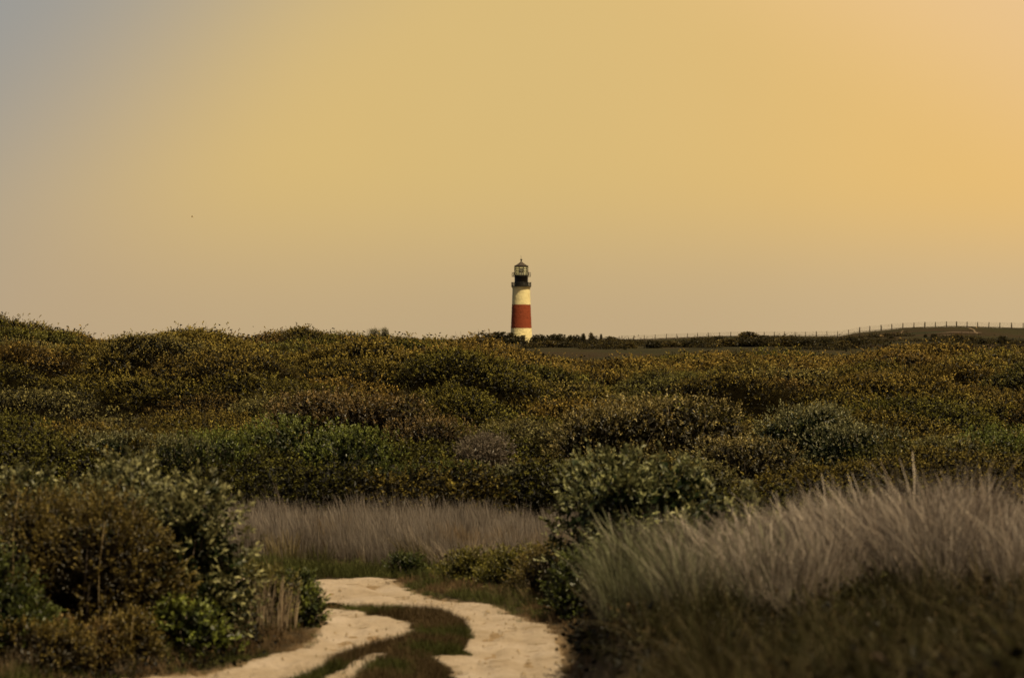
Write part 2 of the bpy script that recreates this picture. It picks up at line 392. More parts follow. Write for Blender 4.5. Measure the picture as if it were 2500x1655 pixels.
for i in range(14):
    a = i * 2 * pi / 14 + 0.25; r2.tube([(R2 * math.cos(a), R2 * math.sin(a), zz(450)), (R2 * math.cos(a), R2 * math.sin(a), zz(393))], 0.04, 6)
for h in (395, 412, 432):
    r2.tube([(R2 * math.cos(a), R2 * math.sin(a), zz(h)) for a in np.linspace(0, 2 * pi, 41)], 0.03, 5)
r2.build('lantern_railing', M_black, lh)
NL = 10; RL = 98 * K; pha = pi / 2 + 0.32
AL = [pha + i * 2 * pi / NL for i in range(NL)]
for i in range(NL):
    a, a2 = AL[i], AL[(i + 1) % NL]
    MB().tube([(RL * math.cos(a), RL * math.sin(a), zz(436)), (RL * math.cos(a), RL * math.sin(a), zz(306))], 0.10, 6).build('lantern_post', M_black, lh)
    for p0, p1 in ((434, 391), (391, 349), (349, 308)):
        q0 = np.array([0.975 * RL * math.cos(a), 0.975 * RL * math.sin(a)]); q1 = np.array([0.975 * RL * math.cos(a2), 0.975 * RL * math.sin(a2)])
        MB().addv([[*q0, zz(p0)], [*q1, zz(p0)], [*q1, zz(p1)], [*q0, zz(p1)]], [[0, 1, 2, 3]]).build('glass_pane', M_glass, lh)
gb = MB()
for h in (432, 372, 338, 309):
    gb.tube([(RL * math.cos(a), RL * math.sin(a), zz(h)) for a in AL + AL[:1]], 0.06, 5)
gb.build('glazing_ring', M_black, lh)
MB().lathe([(0.01, zz(434)), (16 * K, zz(434)), (14 * K, zz(405)), (22 * K, zz(395)), (25 * K, zz(370)), (22 * K, zz(345)), (0.01, zz(338))], 20).build('lamp', simple('lamp housing', (0.25, 0.22, 0.10), 0.3, 0.2, 4, 0.6), lh, True)
roof = MB().lathe([(80 * K, zz(306)), (103 * K, zz(304)), (104 * K, zz(296)), (78 * K, zz(283)), (50 * K, zz(266)), (28 * K, zz(250)), (13 * K, zz(236)), (8 * K, zz(226)), (0.01, zz(226))], NL, pha).build('roof', M_roof, lh)
MB().lathe([(8 * K, zz(230)), (7 * K, zz(220)), (14 * K, zz(214)), (17 * K, zz(206)), (13 * K, zz(198)), (5 * K, zz(193)), (0.01, zz(190))], 20).build('vent_ball', M_black, roof, True)
MB().tube([(0, 0, zz(192)), (-0.05, 0, zz(165)), (-0.12, 0, zz(142))], 0.028, 5).build('lightning_rod', M_black, roof)

# ------------------------------------------------------------------ cliff fence on the far hill
M_post = simple('weathered post', (0.035, 0.026, 0.016), 0.9, 0.4, 5)
M_wire = simple('fence wire', (0.10, 0.085, 0.055), 0.7, 0.2, 3)
PU = [1450 + p / 2.256 for p in (155, 220, 278, 337, 399, 457, 514, 571, 630, 692, 753, 812, 877, 938, 994, 1051, 1108, 1166, 1225, 1284, 1342, 1403, 1463, 1519, 1582, 1641, 1702, 1762, 1822, 1881, 1941, 1998, 2055, 2113, 2176, 2236, 2300, 2364, 2425, 2487, 2548)]
FY = 448.0
fence = bpy.data.objects.new('fence', None); COL.objects.link(fence)
fx = [(u - 1250) / F * FY for u in PU]
fence.location = (fx[0], FY, float(G(fx[0], FY)))
tag(fence, 'long dark post and wire mesh fence along the crest of the far grassy hill', 'fence')
FO = np.array(fence.location)
pts = []
for i, x in enumerate(fx):
    y = FY + rng.uniform(-.15, .15); z = float(G(x, y)); h = 0.88 + 0.15 * (PU[i] > 2080) + rng.uniform(-.06, .06)
    w = 0.07 + 0.035 * (rng.random() < .25) + 0.025 * (PU[i] > 2080)
    tl = rng.uniform(-.04, .04)
    MB().tube([(0, 0, -0.4), (tl * .3, 0, h * .5), (tl, 0, h)], [w, w * .95, w * .8], 6).build('post', M_post, fence, loc=(x - FO[0], y - FO[1], z - FO[2]))
    pts.append((x, y, z, h))
for i in range(len(pts) - 1):
    a, c2 = pts[i], pts[i + 1]; mb = MB()
    for k, fr_ in enumerate(np.linspace(0.06, 0.97, 9)):
        mb.tube([(a[0] - FO[0], a[1] - FO[1] - .04, a[2] - FO[2] + a[3] * fr_), (c2[0] - FO[0], c2[1] - FO[1] - .04, c2[2] - FO[2] + c2[3] * fr_)], 0.006, 3)
    for s_ in np.linspace(0.04, 0.96, 16):
        px = lerp(a[0], c2[0], s_) - FO[0]; pz = lerp(a[2], c2[2], s_) - FO[2]; ph = lerp(a[3], c2[3], s_)
        mb.tube([(px, a[1] - FO[1] - .05, pz), (px, a[1] - FO[1] - .05, pz + ph * .97)], 0.005, 3)
    mb.build('wire_mesh', M_wire, fence)
    sag = rng.uniform(.02, .07)
    P3 = [(lerp(a[0], c2[0], s_) - FO[0], a[1] - FO[1] - .07, lerp(a[2] + .17, c2[2] + .17, s_) - FO[2] - sag * 4 * s_ * (1 - s_) + rng.uniform(-.02, .02)) for s_ in np.linspace(0, 1, 6)]
    MB().tube(P3, 0.045, 4).build('rail', M_post, fence)

# ------------------------------------------------------------------ leaves, sprigs, shrubs
def leaves(P, D, Nn, l, w):
    """folded four-point leaves"""
    D = norm(D); B = norm(np.cross(D, Nn)); Nn = np.cross(B, D)
    l = np.asarray(l)[:, None]; w = np.asarray(w)[:, None]
    v = np.stack([P, P + D * l * .45 + B * w * .5 + Nn * w * .12, P + D * l - Nn * l * .08, P + D * l * .45 - B * w * .5 + Nn * w * .12], 1)
    n = len(P); b_ = np.arange(n)[:, None] * 4
    f = np.concatenate([b_ + [0, 1, 2], b_ + [0, 2, 3]])
    return v.reshape(-1, 3), f
def sprigs(R, O, Dv, k, L, ll, asp, c0, c1, cvar=0.25):
    """R rng; O,Dv (n,3) root and direction of each sprig; k leaves each"""
    n = len(O); Dv = norm(Dv)
    s = ((np.arange(k)[None] + R.random((n, k))) / k) ** .6
    P = O[:, None] + Dv[:, None] * (s * L * R.uniform(.7, 1.3, (n, 1)))[..., None]
    rp = norm(R.normal(size=(n, k, 3)))
    D = norm(Dv[:, None] * (0.35 + 0.9 * s[..., None]) + rp * 0.9)
    Nn = norm(R.normal(size=(n, 1, 3)) * .65 + R.normal(size=(n, k, 3)) * .35 + np.array([0, -0.1, .75]) + Dv[:, None] * .3)
    l = ll * R.uniform(.65, 1.25, (n, k)) * (1.1 - .35 * s)
    v, f = leaves(P.reshape(-1, 3), D.reshape(-1, 3), Nn.reshape(-1, 3), l.ravel(), (l * asp).ravel())
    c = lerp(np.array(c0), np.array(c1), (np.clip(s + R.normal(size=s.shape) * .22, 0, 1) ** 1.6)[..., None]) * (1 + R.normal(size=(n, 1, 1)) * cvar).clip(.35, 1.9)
    c = np.repeat(c.reshape(-1, 3), 4, axis=0)
    return v, f, c.clip(0.002, 4)
PAL = {   # inner leaf darkened as crown shade, tip leaf
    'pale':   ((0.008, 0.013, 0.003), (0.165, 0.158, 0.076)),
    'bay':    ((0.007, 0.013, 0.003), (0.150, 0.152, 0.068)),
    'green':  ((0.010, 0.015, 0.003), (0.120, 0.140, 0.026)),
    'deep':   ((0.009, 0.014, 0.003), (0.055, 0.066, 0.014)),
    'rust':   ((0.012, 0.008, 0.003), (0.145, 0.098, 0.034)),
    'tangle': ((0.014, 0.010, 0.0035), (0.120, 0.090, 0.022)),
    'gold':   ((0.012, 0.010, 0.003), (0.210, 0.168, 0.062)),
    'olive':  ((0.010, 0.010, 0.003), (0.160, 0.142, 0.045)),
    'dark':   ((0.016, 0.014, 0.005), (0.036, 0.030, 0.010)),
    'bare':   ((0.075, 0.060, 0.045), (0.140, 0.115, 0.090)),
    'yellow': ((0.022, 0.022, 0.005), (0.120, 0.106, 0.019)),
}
def crown(seed, rx, ry, h, kind, dens=1.0, ll=0.07, k=10, L=0.22, asp=.45, nb=9, fill=1.0, base=0.08, spiky=0.0):
    """crown of a shrub standing on z=0; returns leaf mesh arrays and stem points"""
    R = np.random.default_rng(seed)
    c = []; r = []
    for i in range(nb):
        a = R.uniform(0, 2 * pi); q = math.sqrt(R.random()) * .62
        zc = h * R.uniform(.35, .72) * (1 - .35 * q)
        c.append((q * rx * math.cos(a), q * ry * math.sin(a), zc)); s_ = R.uniform(.34, .52)
        r.append((rx * s_, ry * s_, min(h - zc, h * .45) * R.uniform(.8, 1.0)))
    c.append((0, 0, h * .42)); r.append((rx * .68, ry * .68, h * .42))
    for a in np.linspace(0, 2 * pi, 7)[:-1]:
        c.append((rx * .55 * math.cos(a), ry * .55 * math.sin(a), h * .22)); r.append((rx * .42, ry * .42, h * .26))
    c = np.array(c); r = np.array(r)
    area = 4 * rx * ry + 3 * (rx + ry) * h
    ns = int(area * dens * 95 * (0.07 / ll) ** 1.5)
    O = []; D = []
    while sum(map(len, O)) < ns:
        i = R.integers(0, len(c), ns); dv = norm(R.normal(size=(ns, 3)) + [0, 0, .25])
        p = c[i] + dv * r[i] * R.uniform(.80, 1.06, (ns, 1))
        q = ((p[:, None] - c[None]) / r[None]); ins = ((q ** 2).sum(-1) < .62).any(1)
        lump = vnoise(p[:, 0] * 1.0 + seed, p[:, 2] * 1.3 + p[:, 1], .33, seed % 13)
        ok = (~ins) & (p[:, 2] > base) & (lump > .27)
        O.append(p[ok]); D.append((norm(dv / r[i]) + [0, 0, .45 + spiky] + R.normal(size=(ns, 3)) * .35)[ok])
    O = np.concatenate(O)[:ns]; D = np.concatenate(D)[:ns]
    c0, c1 = PAL[kind]
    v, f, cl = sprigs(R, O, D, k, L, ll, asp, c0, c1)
    nf = int(ns * 1.1 * fill)
    i = R.integers(0, len(c), nf); p = c[i] + norm(R.normal(size=(nf, 3))) * r[i] * R.uniform(.1, .82, (nf, 1)); p[:, 2] = np.maximum(p[:, 2], .04)
    v2, f2, c2_ = sprigs(R, p, R.normal(size=(nf, 3)) + [0, 0, .4], 4, L, ll * 1.9, .6, tuple(x * .8 for x in c0), tuple(x * .9 for x in c0))  # fill leaves painted dark for the shade inside the crown
    V = np.concatenate([v, v2]); Fc = np.concatenate([f, f2 + len(v)]); Cc = np.concatenate([cl, c2_])
    # stems
    mb = MB()
    for i in R.integers(0, len(O), 26):
        p1 = O[i] * [.95, .95, .95]; p0 = np.array([p1[0] * .12, p1[1] * .12, -0.15]); pm = lerp(p0, p1, .5) + [p1[0] * .12, p1[1] * .12, .05]
        mb.tube([p0, pm, p1], [.022, .014, .005], 5)
    return (V, Fc, Cc), mb
def shrub_meshes(name, *a, **k):
    (V, Fc, Cc), mb = crown(*a, **k)
    me = mesh_np(name + '_foliage', V, Fc, {'lcol': ('FLOAT_COLOR', Cc)})
    me.materials.append(M_leaf)
    v = np.concatenate(mb.v); sm_ = mesh_np(name + '_stems', v, [np.concatenate(mb.q), np.concatenate(mb.t)], smooth=True)
    sm_.materials.append(M_twig)
    return me, sm_
def place(name, meshes, loc, rz, sc, label, cat, group=None):
    o = bpy.data.objects.new(name, None); COL.objects.link(o)
    o.location = loc; o.rotation_euler = (0, 0, rz); o.scale = sc if hasattr(sc, '__len__') else (sc,) * 3
    tag(o, label, cat, group)
    add('foliage', meshes[0], None, o); add('stems', meshes[1], None, o)
    return o

# ---- near shrubs, each its own crown: x, y, rx, ry, h, kind, args
NEAR = [
 ('leafy_shrub', -4.45, 31.4, 1.02, .9, 2.26, 'pale', dict(ll=.095, k=8, L=.24, asp=.5), 'big shrub with pale glossy leaf tips at the left bend of the sandy track'),
 ('tangled_shrub', -5.5, 30.5, 1.35, .8, 2.08, 'tangle', dict(ll=.045, k=12, L=.22, dens=1.0), 'brownish tangled shrub filling the left foreground in front of pale leaf tips'),
 ('leafy_shrub', -5.6, 32.5, 1.5, .8, 2.34, 'pale', dict(ll=.095, k=8, L=.24, asp=.5), 'pale tipped shrub whose top shows above the brownish tangle at far left'),
 ('low_shrub', -6.35, 28.9, .85, .6, 1.22, 'deep', dict(ll=.07, k=10, L=.24), 'dark green low shrub in the bottom left corner'),
 ('low_shrub', -5.15, 29.2, .55, .4, .52, 'rust', dict(ll=.045, k=10, L=.16), 'low reddish brown shrub in front of the brownish tangle'),
 ('low_shrub', -4.02, 30.2, .52, .38, .66, 'green', dict(ll=.085, k=8, L=.22, asp=.55), 'low leafy green shrub at the foot of the pale tipped shrub by the track'),
 ('low_shrub', -5.75, 28.5, .8, .4, .50, 'tangle', dict(ll=.045, k=10, L=.18), 'low brown shrub at the very bottom of the view left of the track'),
 ('low_shrub', -4.75, 29.3, .5, .35, .62, 'tangle', dict(ll=.05, k=10, L=.18), 'low brown shrub between the leafy green one and the reddish one'),
 ('leafy_shrub', -7.9, 31.5, 1.3, 1.1, 2.3, 'pale', dict(ll=.085, k=8, L=.26, asp=.5, dens=.7), 'pale tipped shrub at the left border of the view'),
 ('low_shrub', -3.42, 33.4, .52, .45, .80, 'olive', dict(ll=.05, k=10, L=.18), 'low olive shrub with dry stalks between the big shrub and the sandy track'),
 ('low_shrub', -2.86, 33.6, .26, .26, .50, 'green', dict(ll=.055, k=10, L=.16), 'small round green shrub on the inside of the track bend'),
 ('low_shrub', -3.25, 35.6, .38, .4, .62, 'deep', dict(ll=.055, k=10, L=.18), 'dark green shrub where the track disappears behind the left thicket'),
 ('leafy_shrub', 1.82, 36.0, 1.22, .95, 2.26, 'bay', dict(ll=.115, k=7, L=.25, asp=.5, nb=12), 'large green shrub with pale tips standing behind the right hand grass'),
 ('leafy_shrub', 2.75, 33.5, .8, .6, 1.95, 'pale', dict(ll=.11, k=7, L=.25, asp=.5), 'paler shrub half sunk in the tall grass right of the large green shrub'),
 ('low_shrub', 1.12, 34.4, .62, .5, 1.0, 'deep', dict(ll=.065, k=10, L=.2), 'dark green shrub shading the right bend of the sandy track'),
 ('low_shrub', .62, 37.8, .65, .5, .72, 'tangle', dict(ll=.045, k=10, L=.2), 'brownish low shrub right of the outer bend beneath the dead grass'),
 ('low_shrub', .05, 38.9, .6, .45, .62, 'yellow', dict(ll=.05, k=10, L=.18), 'yellow green low shrub by the outer edge of the track bend'),
 ('low_shrub', -.75, 39.8, .55, .4, .48, 'yellow', dict(ll=.05, k=10, L=.18, dens=.8), 'low yellow green shrub below leaning dead grass stalks'),
 ('low_shrub', -1.83, 40.7, .28, .25, .34, 'deep', dict(ll=.05, k=10, L=.15), 'little dark green shrub where the track meets the grass verge'),
 ('low_shrub', 1.9, 33.0, .8, .6, .9, 'dark', dict(ll=.07, k=10, L=.2), 'dark shaded shrub beneath the large green shrub on the right'),
 ('low_shrub', 1.45, 28.6, .6, .6, .42, 'dark', dict(ll=.06, k=10, L=.2), 'dark low shrub on the shaded foot of the right bank'),
]
for i, (nm, x, y, rx, ry, h, kd, kw, lb) in enumerate(NEAR):
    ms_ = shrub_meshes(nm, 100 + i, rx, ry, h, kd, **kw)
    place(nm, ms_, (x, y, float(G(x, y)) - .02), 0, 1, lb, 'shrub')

# ---- mid distance shrubs that can be told apart
PRO = {}
def proto(kind, j):
    if (kind, j) not in PRO:
        PRO[(kind, j)] = shrub_meshes('shrub_' + kind, 300 + j * 17 + len(kind) * 5, 2.0, 1.8, 1.9, kind, dens=.40, ll=.088, k=7, L=.24, nb=15, fill=1.6)
    return PRO[(kind, j)]
MID = [ # u, row of the top, distance, width in photo px, kind, label
 (520, 1075, 55, 230, 'green', 'green shrub left of the middle, above the dead grass by the big left shrub'),
 (660, 1040, 57, 300, 'green', 'wide green shrub below the rust coloured one'),
 (850, 1062, 55.5, 260, 'green', 'green shrub above the centre of the dead grass strip'),
 (760, 972, 67, 300, 'rust', 'rust brown shrub left of centre, the largest of its colour'),
 (900, 985, 66, 260, 'rust', 'rust brown shrub right of the largest rust brown one'),
 (1040, 1035, 63, 200, 'rust', 'rust brown shrub nearest to the middle of the thicket'),
 (960, 1160, 52.5, 170, 'deep', 'dark green shrub at the back of the dead grass, left of centre'),
 (1090, 1150, 53, 200, 'green', 'green shrub at the back of the dead grass, in the middle'),
 (1250, 1155, 52, 200, 'pale', 'pale tipped shrub at the back of the dead grass, left of the large near shrub'),
 (1390, 1140, 54, 180, 'pale', 'pale tipped shrub partly hidden by the large near shrub'),
 (1170, 1075, 60, 150, 'bare', 'bare grey twiggy shrub in the middle of the thicket'),
 (1640, 990, 66, 330, 'gold', 'golden brown shrub above the large near shrub'),
 (1480, 1010, 65, 260, 'gold', 'golden brown shrub left of the largest golden one'),
 (1820, 1085, 60, 240, 'gold', 'golden brown shrub above the left end of the pale grass'),
 (1960, 1010, 66, 260, 'pale', 'shrub with whitish leaf tips right of the golden shrubs'),
 (2100, 1050, 62, 220, 'pale', 'pale tipped shrub behind the middle of the pale grass'),
 (2290, 1085, 58, 230, 'olive', 'olive shrub behind the right part of the pale grass'),
 (2440, 1060, 60, 240, 'green', 'green shrub at the right border behind the pale grass'),
 (2400, 960, 88, 150, 'rust', 'rust brown shrub near the right border below the far hill'),
 (60, 1090, 58, 240, 'olive', 'olive shrub at the left border above the foreground shrubs'),
 (270, 1075, 57, 260, 'pale', 'shrub with whitish tips behind the left foreground shrubs'),
 (440, 1085, 54, 150, 'pale', 'small shrub with whitish tips left of the green shrubs'),
 (1700, 1150, 54, 200, 'olive', 'olive shrub just above the left tip of the pale grass'),
 (1560, 1150, 54, 160, 'dark', 'dark shrub right behind the large near shrub'),
]
MIDPOS = []
for i, (u, row, d_, wpx, kd, lb) in enumerate(MID):
    x = (u - 1250) / F * d_; z0 = float(canopy_surface(np.array(x), np.array(d_))) - 1.30; zt = CZ - (row - HY) / F * d_
    R_ = wpx / F * d_ / 2 * 1.28; h = max(zt - z0, 1.0)
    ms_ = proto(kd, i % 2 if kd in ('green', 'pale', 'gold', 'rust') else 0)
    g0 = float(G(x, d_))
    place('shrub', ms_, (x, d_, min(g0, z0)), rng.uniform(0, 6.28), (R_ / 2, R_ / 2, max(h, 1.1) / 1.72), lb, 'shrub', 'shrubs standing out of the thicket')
    MIDPOS.append((x, d_ - .25, R_ * 1.15))
for (u, row, d_, wpx, lb) in [(915, 804, 124, 44, 'tiny shrub poking above the thicket skyline left of centre'), (940, 802, 126, 30, 'narrow sprig of a shrub on the skyline beside the tiny shrub')]:
    x = (u - 1250) / F * d_; zt = CZ - (row - HY) / F * d_; ms_ = proto('olive', 0)
    place('shrub', ms_, (x, d_, zt - 1.3), 1.0, (wpx / F * d_ / 4, wpx / F * d_ / 4, 1.3 / 1.9), lb, 'shrub', 'shrubs standing out of the thicket')
    MIDPOS.append((x, d_, .2))

# ------------------------------------------------------------------ instancing on loose points
def collection(name, meshes):
    c_ = bpy.data.collections.new(name)
    for i, me in enumerate(meshes):
        o = bpy.data.objects.new('%s_%02d' % (name, i), me); c_.objects.link(o)
    return c_
def gn_tree(coll):
    g = bpy.data.node_groups.new('scatter ' + coll.name, 'GeometryNodeTree')
    g.interface.new_socket('Geometry', in_out='INPUT', socket_type='NodeSocketGeometry')
    g.interface.new_socket('Geometry', in_out='OUTPUT', socket_type='NodeSocketGeometry')
    n = g.nodes.new; l = g.links.new
    gi = n('NodeGroupInput'); go = n('NodeGroupOutput')
    def attr(nm, tp):
        a = n('GeometryNodeInputNamedAttribute'); a.data_type = tp; a.inputs[0].default_value = nm; return a.outputs[0]
    ci = n('GeometryNodeCollectionInfo'); ci.inputs['Collection'].default_value = coll
    ci.inputs['Separate Children'].default_value = True; ci.inputs['Reset Children'].default_value = True
    ip = n('GeometryNodeInstanceOnPoints'); ip.inputs['Pick Instance'].default_value = True
    e = n('FunctionNodeEulerToRotation')
    l(gi.outputs[0], ip.inputs['Points']); l(attr('inst', 'BOOLEAN'), ip.inputs['Selection'])
    l(ci.outputs[0], ip.inputs['Instance']); l(attr('pid', 'INT'), ip.inputs['Instance Index'])
    l(attr('rot', 'FLOAT_VECTOR'), e.inputs[0]); l(e.outputs[0], ip.inputs['Rotation'])
    l(attr('scl', 'FLOAT_VECTOR'), ip.inputs['Scale'])
    j = n('GeometryNodeJoinGeometry'); l(gi.outputs[0], j.inputs[0]); l(ip.outputs[0], j.inputs[0])
    l(j.outputs[0], go.inputs[0]); return g
def scatter(name, coll, P, rot, scl, col_, pid, core=None, core_mat=None, **tags):
    n = len(P)
    if core is not None:
        cv, cf = core; V = np.concatenate([cv, P]); z3 = lambda a: np.concatenate([np.zeros((len(cv), 3)), a])
        inst = np.r_[np.zeros(len(cv)), np.ones(n)]; pid = np.r_[np.zeros(len(cv)), pid]
        rot, scl, col_ = z3(rot), z3(scl), z3(col_); fs = cf
    else: V = P; inst = np.ones(n); fs = []
    me = mesh_np(name, V, fs if len(fs) else [], {'rot': ('FLOAT_VECTOR', rot), 'scl': ('FLOAT_VECTOR', scl), 'icol': ('FLOAT_COLOR', col_), 'pid': ('INT', pid), 'instf': ('FLOAT', inst)}, True)
    at_ = me.attributes.new('inst', 'BOOLEAN', 'POINT'); at_.data.foreach_set('value', inst.astype(bool))
    if core_mat: me.materials.append(core_mat)
    o = add(name, me); tag(o, kind='stuff', **tags)
    md = o.modifiers.new('scatter', 'NODES'); md.node_group = gn_tree(coll); return o

# ---- leaf tufts for the thicket
def tuft(seed, nr=4, k=7, ll=.075, asp=.55):
    R = np.random.default_rng(seed)
    O = R.normal(size=(nr, 3)) * [.17, .17, .06] + [0, 0, .02]; D = norm(R.normal(size=(nr, 3)) * [.5, .5, .2] + [0, 0, .9])
    v, f, c = sprigs(R, O, D, k, .13, ll, asp, (.20, .21, .17), (3.2, 3.0, 2.6), .50)  # highlights and gap shade put into colour: bright tips, dark inner leaves
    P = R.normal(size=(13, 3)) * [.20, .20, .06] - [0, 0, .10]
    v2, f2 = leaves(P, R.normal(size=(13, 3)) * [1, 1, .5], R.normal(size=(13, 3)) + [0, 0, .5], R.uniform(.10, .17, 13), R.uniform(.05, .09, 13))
    c2 = np.repeat(R.uniform(.02, .09, (13, 1)) * np.array([[1, 1.05, .8]]), 4, axis=0)  # lower leaves painted near black as shade between the tufts
    me = mesh_np('leaf_tuft', np.r_[v, v2], np.r_[f, f2 + len(v)], {'lcol': ('FLOAT_COLOR', np.r_[c, c2].clip(0, 4))}); me.materials.append(M_leaf_i); return me
def twigs(seed):
    R = np.random.default_rng(seed); mb = MB()
    for i in range(9):
        p0 = R.normal(size=3) * [.12, .12, .03] - [0, 0, .2]; d1 = norm(R.normal(size=3) * [.4, .4, .15] + [0, 0, 1])
        p1 = p0 + d1 * .3; mb.tube([p0, p1, p1 + norm(d1 + R.normal(size=3) * .35) * R.uniform(.12, .3)], [.006, .005, .002], 3)
    v = np.concatenate(mb.v); me = mesh_np('twig_tuft', v, [np.concatenate(mb.q), np.concatenate(mb.t)], {'lcol': ('FLOAT_COLOR', np.tile([[1.3, 1.2, 1.1]], (len(v), 1)))})
    me.materials.append(M_leaf_i); return me
C_tuft = collection('leaf_tuft', [tuft(i) for i in range(14)] + [twigs(60 + i) for i in range(3)])

# mounds of the thicket
mc = []
yy = D0 + .6
while yy < 175:
    step = lerp(3.0, 4.2, (yy - D0) / 120)
    for xx in np.arange(-0.33 * yy - 8, 0.33 * yy + 8, step): mc.append((xx + rng.uniform(-1.4, 1.4), yy + rng.uniform(-1.4, 1.4)))
    yy += step * .9
mc = np.array(mc); mr = rng.uniform(1.7, 3.5, len(mc)); mh = np.clip(mr * rng.uniform(.42, .75, len(mc)), .75, 2.1)
uu = ucol(mc[:, 0], mc[:, 1]); ok = mc[:, 1] < d_ridge(uu) + 6
mc, mr, mh = mc[ok], mr[ok], mh[ok]
mtone = rng.random(len(mc))
mh = mh * lerp(1, .42, sm(mc[:, 1] - d_ridge(ucol(mc[:, 0], mc[:, 1])), -38, -8)) * lerp(.50, 1, sm(mc[:, 1], 70, 88))
def canopy(x, y):
    x = np.asarray(x, float).ravel(); y = np.asarray(y, float).ravel()
    best = np.zeros(len(x)); who = np.zeros(len(x), int); gr = np.zeros((len(x), 2))
    order = np.argsort(mc[:, 1]); my = mc[order, 1]
    idx = np.argsort(y); CH = 4000
    for s_ in range(0, len(x), CH):
        ix = idx[s_:s_ + CH]; lo, hi = np.searchsorted(my, [y[ix[0]] - 3.4, y[ix[-1]] + 3.4]); o_ = order[lo:hi]
        if len(o_) == 0: continue
        dx = x[ix][:, None] - mc[o_, 0]; dy = y[ix][:, None] - mc[o_, 1]
        q = (dx ** 2 + dy ** 2) / mr[o_] ** 2
        hh = mh[o_] * np.sqrt(np.maximum(0, 1 - q)); k = hh.argmax(1); a = np.arange(len(ix))
        best[ix] = hh[a, k]; who[ix] = o_[k]; gr[ix, 0] = dx[a, k] / mr[o_[k]]; gr[ix, 1] = dy[a, k] / mr[o_[k]]
    rel = sm(d_ridge(ucol(x, y)) - y, 8, 36)
    z = canopy_surface(x, y) - lerp(.62, 1.15, rel) + best + (fbm(x, y, 1.1, 51, 3) - .5) * .5 + (fbm(x, y, 11, 53, 2) - .5) * 1.5 * rel
    z = z - 1.2 * (1 - sm(y + (vnoise(x, x * 0, 2.2, 8) - .5) * 4, D0 - 1.0, D0 + 2.2))
    return z, who, gr, best
def excl(x, y):
    m_ = np.zeros(len(x), bool)
    for (a, b_, r_) in MIDPOS: m_ |= (x - a) ** 2 + (y - b_) ** 2 < (r_ * .6) ** 2
    return m_
# core surface: added near-black sheet standing in for shade below the leaves
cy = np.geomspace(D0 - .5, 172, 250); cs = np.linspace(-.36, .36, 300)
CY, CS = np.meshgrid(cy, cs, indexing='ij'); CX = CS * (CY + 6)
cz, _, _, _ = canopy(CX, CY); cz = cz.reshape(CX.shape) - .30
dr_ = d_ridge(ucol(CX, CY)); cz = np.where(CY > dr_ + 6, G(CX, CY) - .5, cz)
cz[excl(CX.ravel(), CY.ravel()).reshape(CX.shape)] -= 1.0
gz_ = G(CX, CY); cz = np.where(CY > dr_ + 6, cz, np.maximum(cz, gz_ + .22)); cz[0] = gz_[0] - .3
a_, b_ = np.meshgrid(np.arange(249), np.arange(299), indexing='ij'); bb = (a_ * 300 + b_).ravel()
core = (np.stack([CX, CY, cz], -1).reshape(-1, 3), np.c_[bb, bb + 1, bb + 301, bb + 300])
# tuft positions
n_try = 215000
dd = D0 + (172 - D0) * rng.random(n_try) ** 1.05; dd = D0 - .8 + (172.8 - D0) * rng.random(n_try)
xx = (rng.random(n_try) - .5) * 2 * .30 * (dd + 8)
keepp = rng.random(n_try) < np.clip((dd + 8) / 110, .2, 1) * lerp(1.35, .85, sm(dd, 60, 150))
dd, xx = dd[keepp], xx[keepp]; ok = (dd < d_ridge(ucol(xx, dd)) + 4) & ~excl(xx, dd); dd, xx = dd[ok], xx[ok]
tz, who, gr, best = canopy(xx, dd); tz = tz - rng.random(len(tz)) ** 2 * .30 - .06
lowtw = rng.random(len(tz)) < .45
kp0 = rng.random(len(tz)) < .20 + 1.0 * sm(best / mh[who] + (fbm(xx, dd, 1.4, 91, 2) - .5) * .6 + (fbm(xx, dd, 6.5, 93, 2) - .5) * .9, .48, .86); kp = kp0 | lowtw; istw = (~kp0 & lowtw)[kp]; xx, dd, tz, who, gr, best = [a[kp] for a in (xx, dd, tz, who, gr, best)]
fx2 = rng.uniform(-17, 17, 5200); fy2 = rng.uniform(D0 - 1.2, D0 + 1.6, 5200); fz, fw, fg, fb = canopy(fx2, fy2 + 1.6)
fz = lerp(G(fx2, fy2) + .1, fz + .1, rng.random(5200) ** .7); fg = np.c_[fg[:, 0] * .3, np.full(5200, -1.1)]
istw = np.r_[istw, rng.random(5200) < .2]; xx = np.r_[xx, fx2]; dd = np.r_[dd, fy2]; tz = np.r_[tz, fz]; who = np.r_[who, fw]; gr = np.r_[gr, fg]
print('tufts', len(tz))
nrm = norm(np.c_[gr * .9, np.full(len(tz), .8)] + rng.normal(size=(len(tz), 3)) * .25)
tilt = np.arccos(np.clip(nrm[:, 2], -1, 1)); az = np.arctan2(nrm[:, 1], nrm[:, 0])
rot = np.c_[np.zeros(len(tz)), tilt, az]      # lean the tuft outward
sc_ = lerp(.78, 1.22, sm(dd, 52, 150)) * rng.uniform(.75, 1.2, len(tz)) * lerp(.8, 1.3, (mtone[who] * 7.31) % 1)
colr = np.array([PAL['olive'][1]] * len(tz)) * .62
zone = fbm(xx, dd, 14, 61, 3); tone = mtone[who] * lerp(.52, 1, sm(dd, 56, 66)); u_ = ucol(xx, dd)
farg = sm(dd + (zone - .5) * 50, 70, 105)
species = {'gold': (0.074, 0.054, 0.014), 'olive': (0.060, 0.049, 0.012), 'green': (0.036, 0.036, 0.007), 'pale': (0.072, 0.067, 0.030), 'rust': (0.044, 0.030, 0.010), 'dark': (.040, .033, .009)}
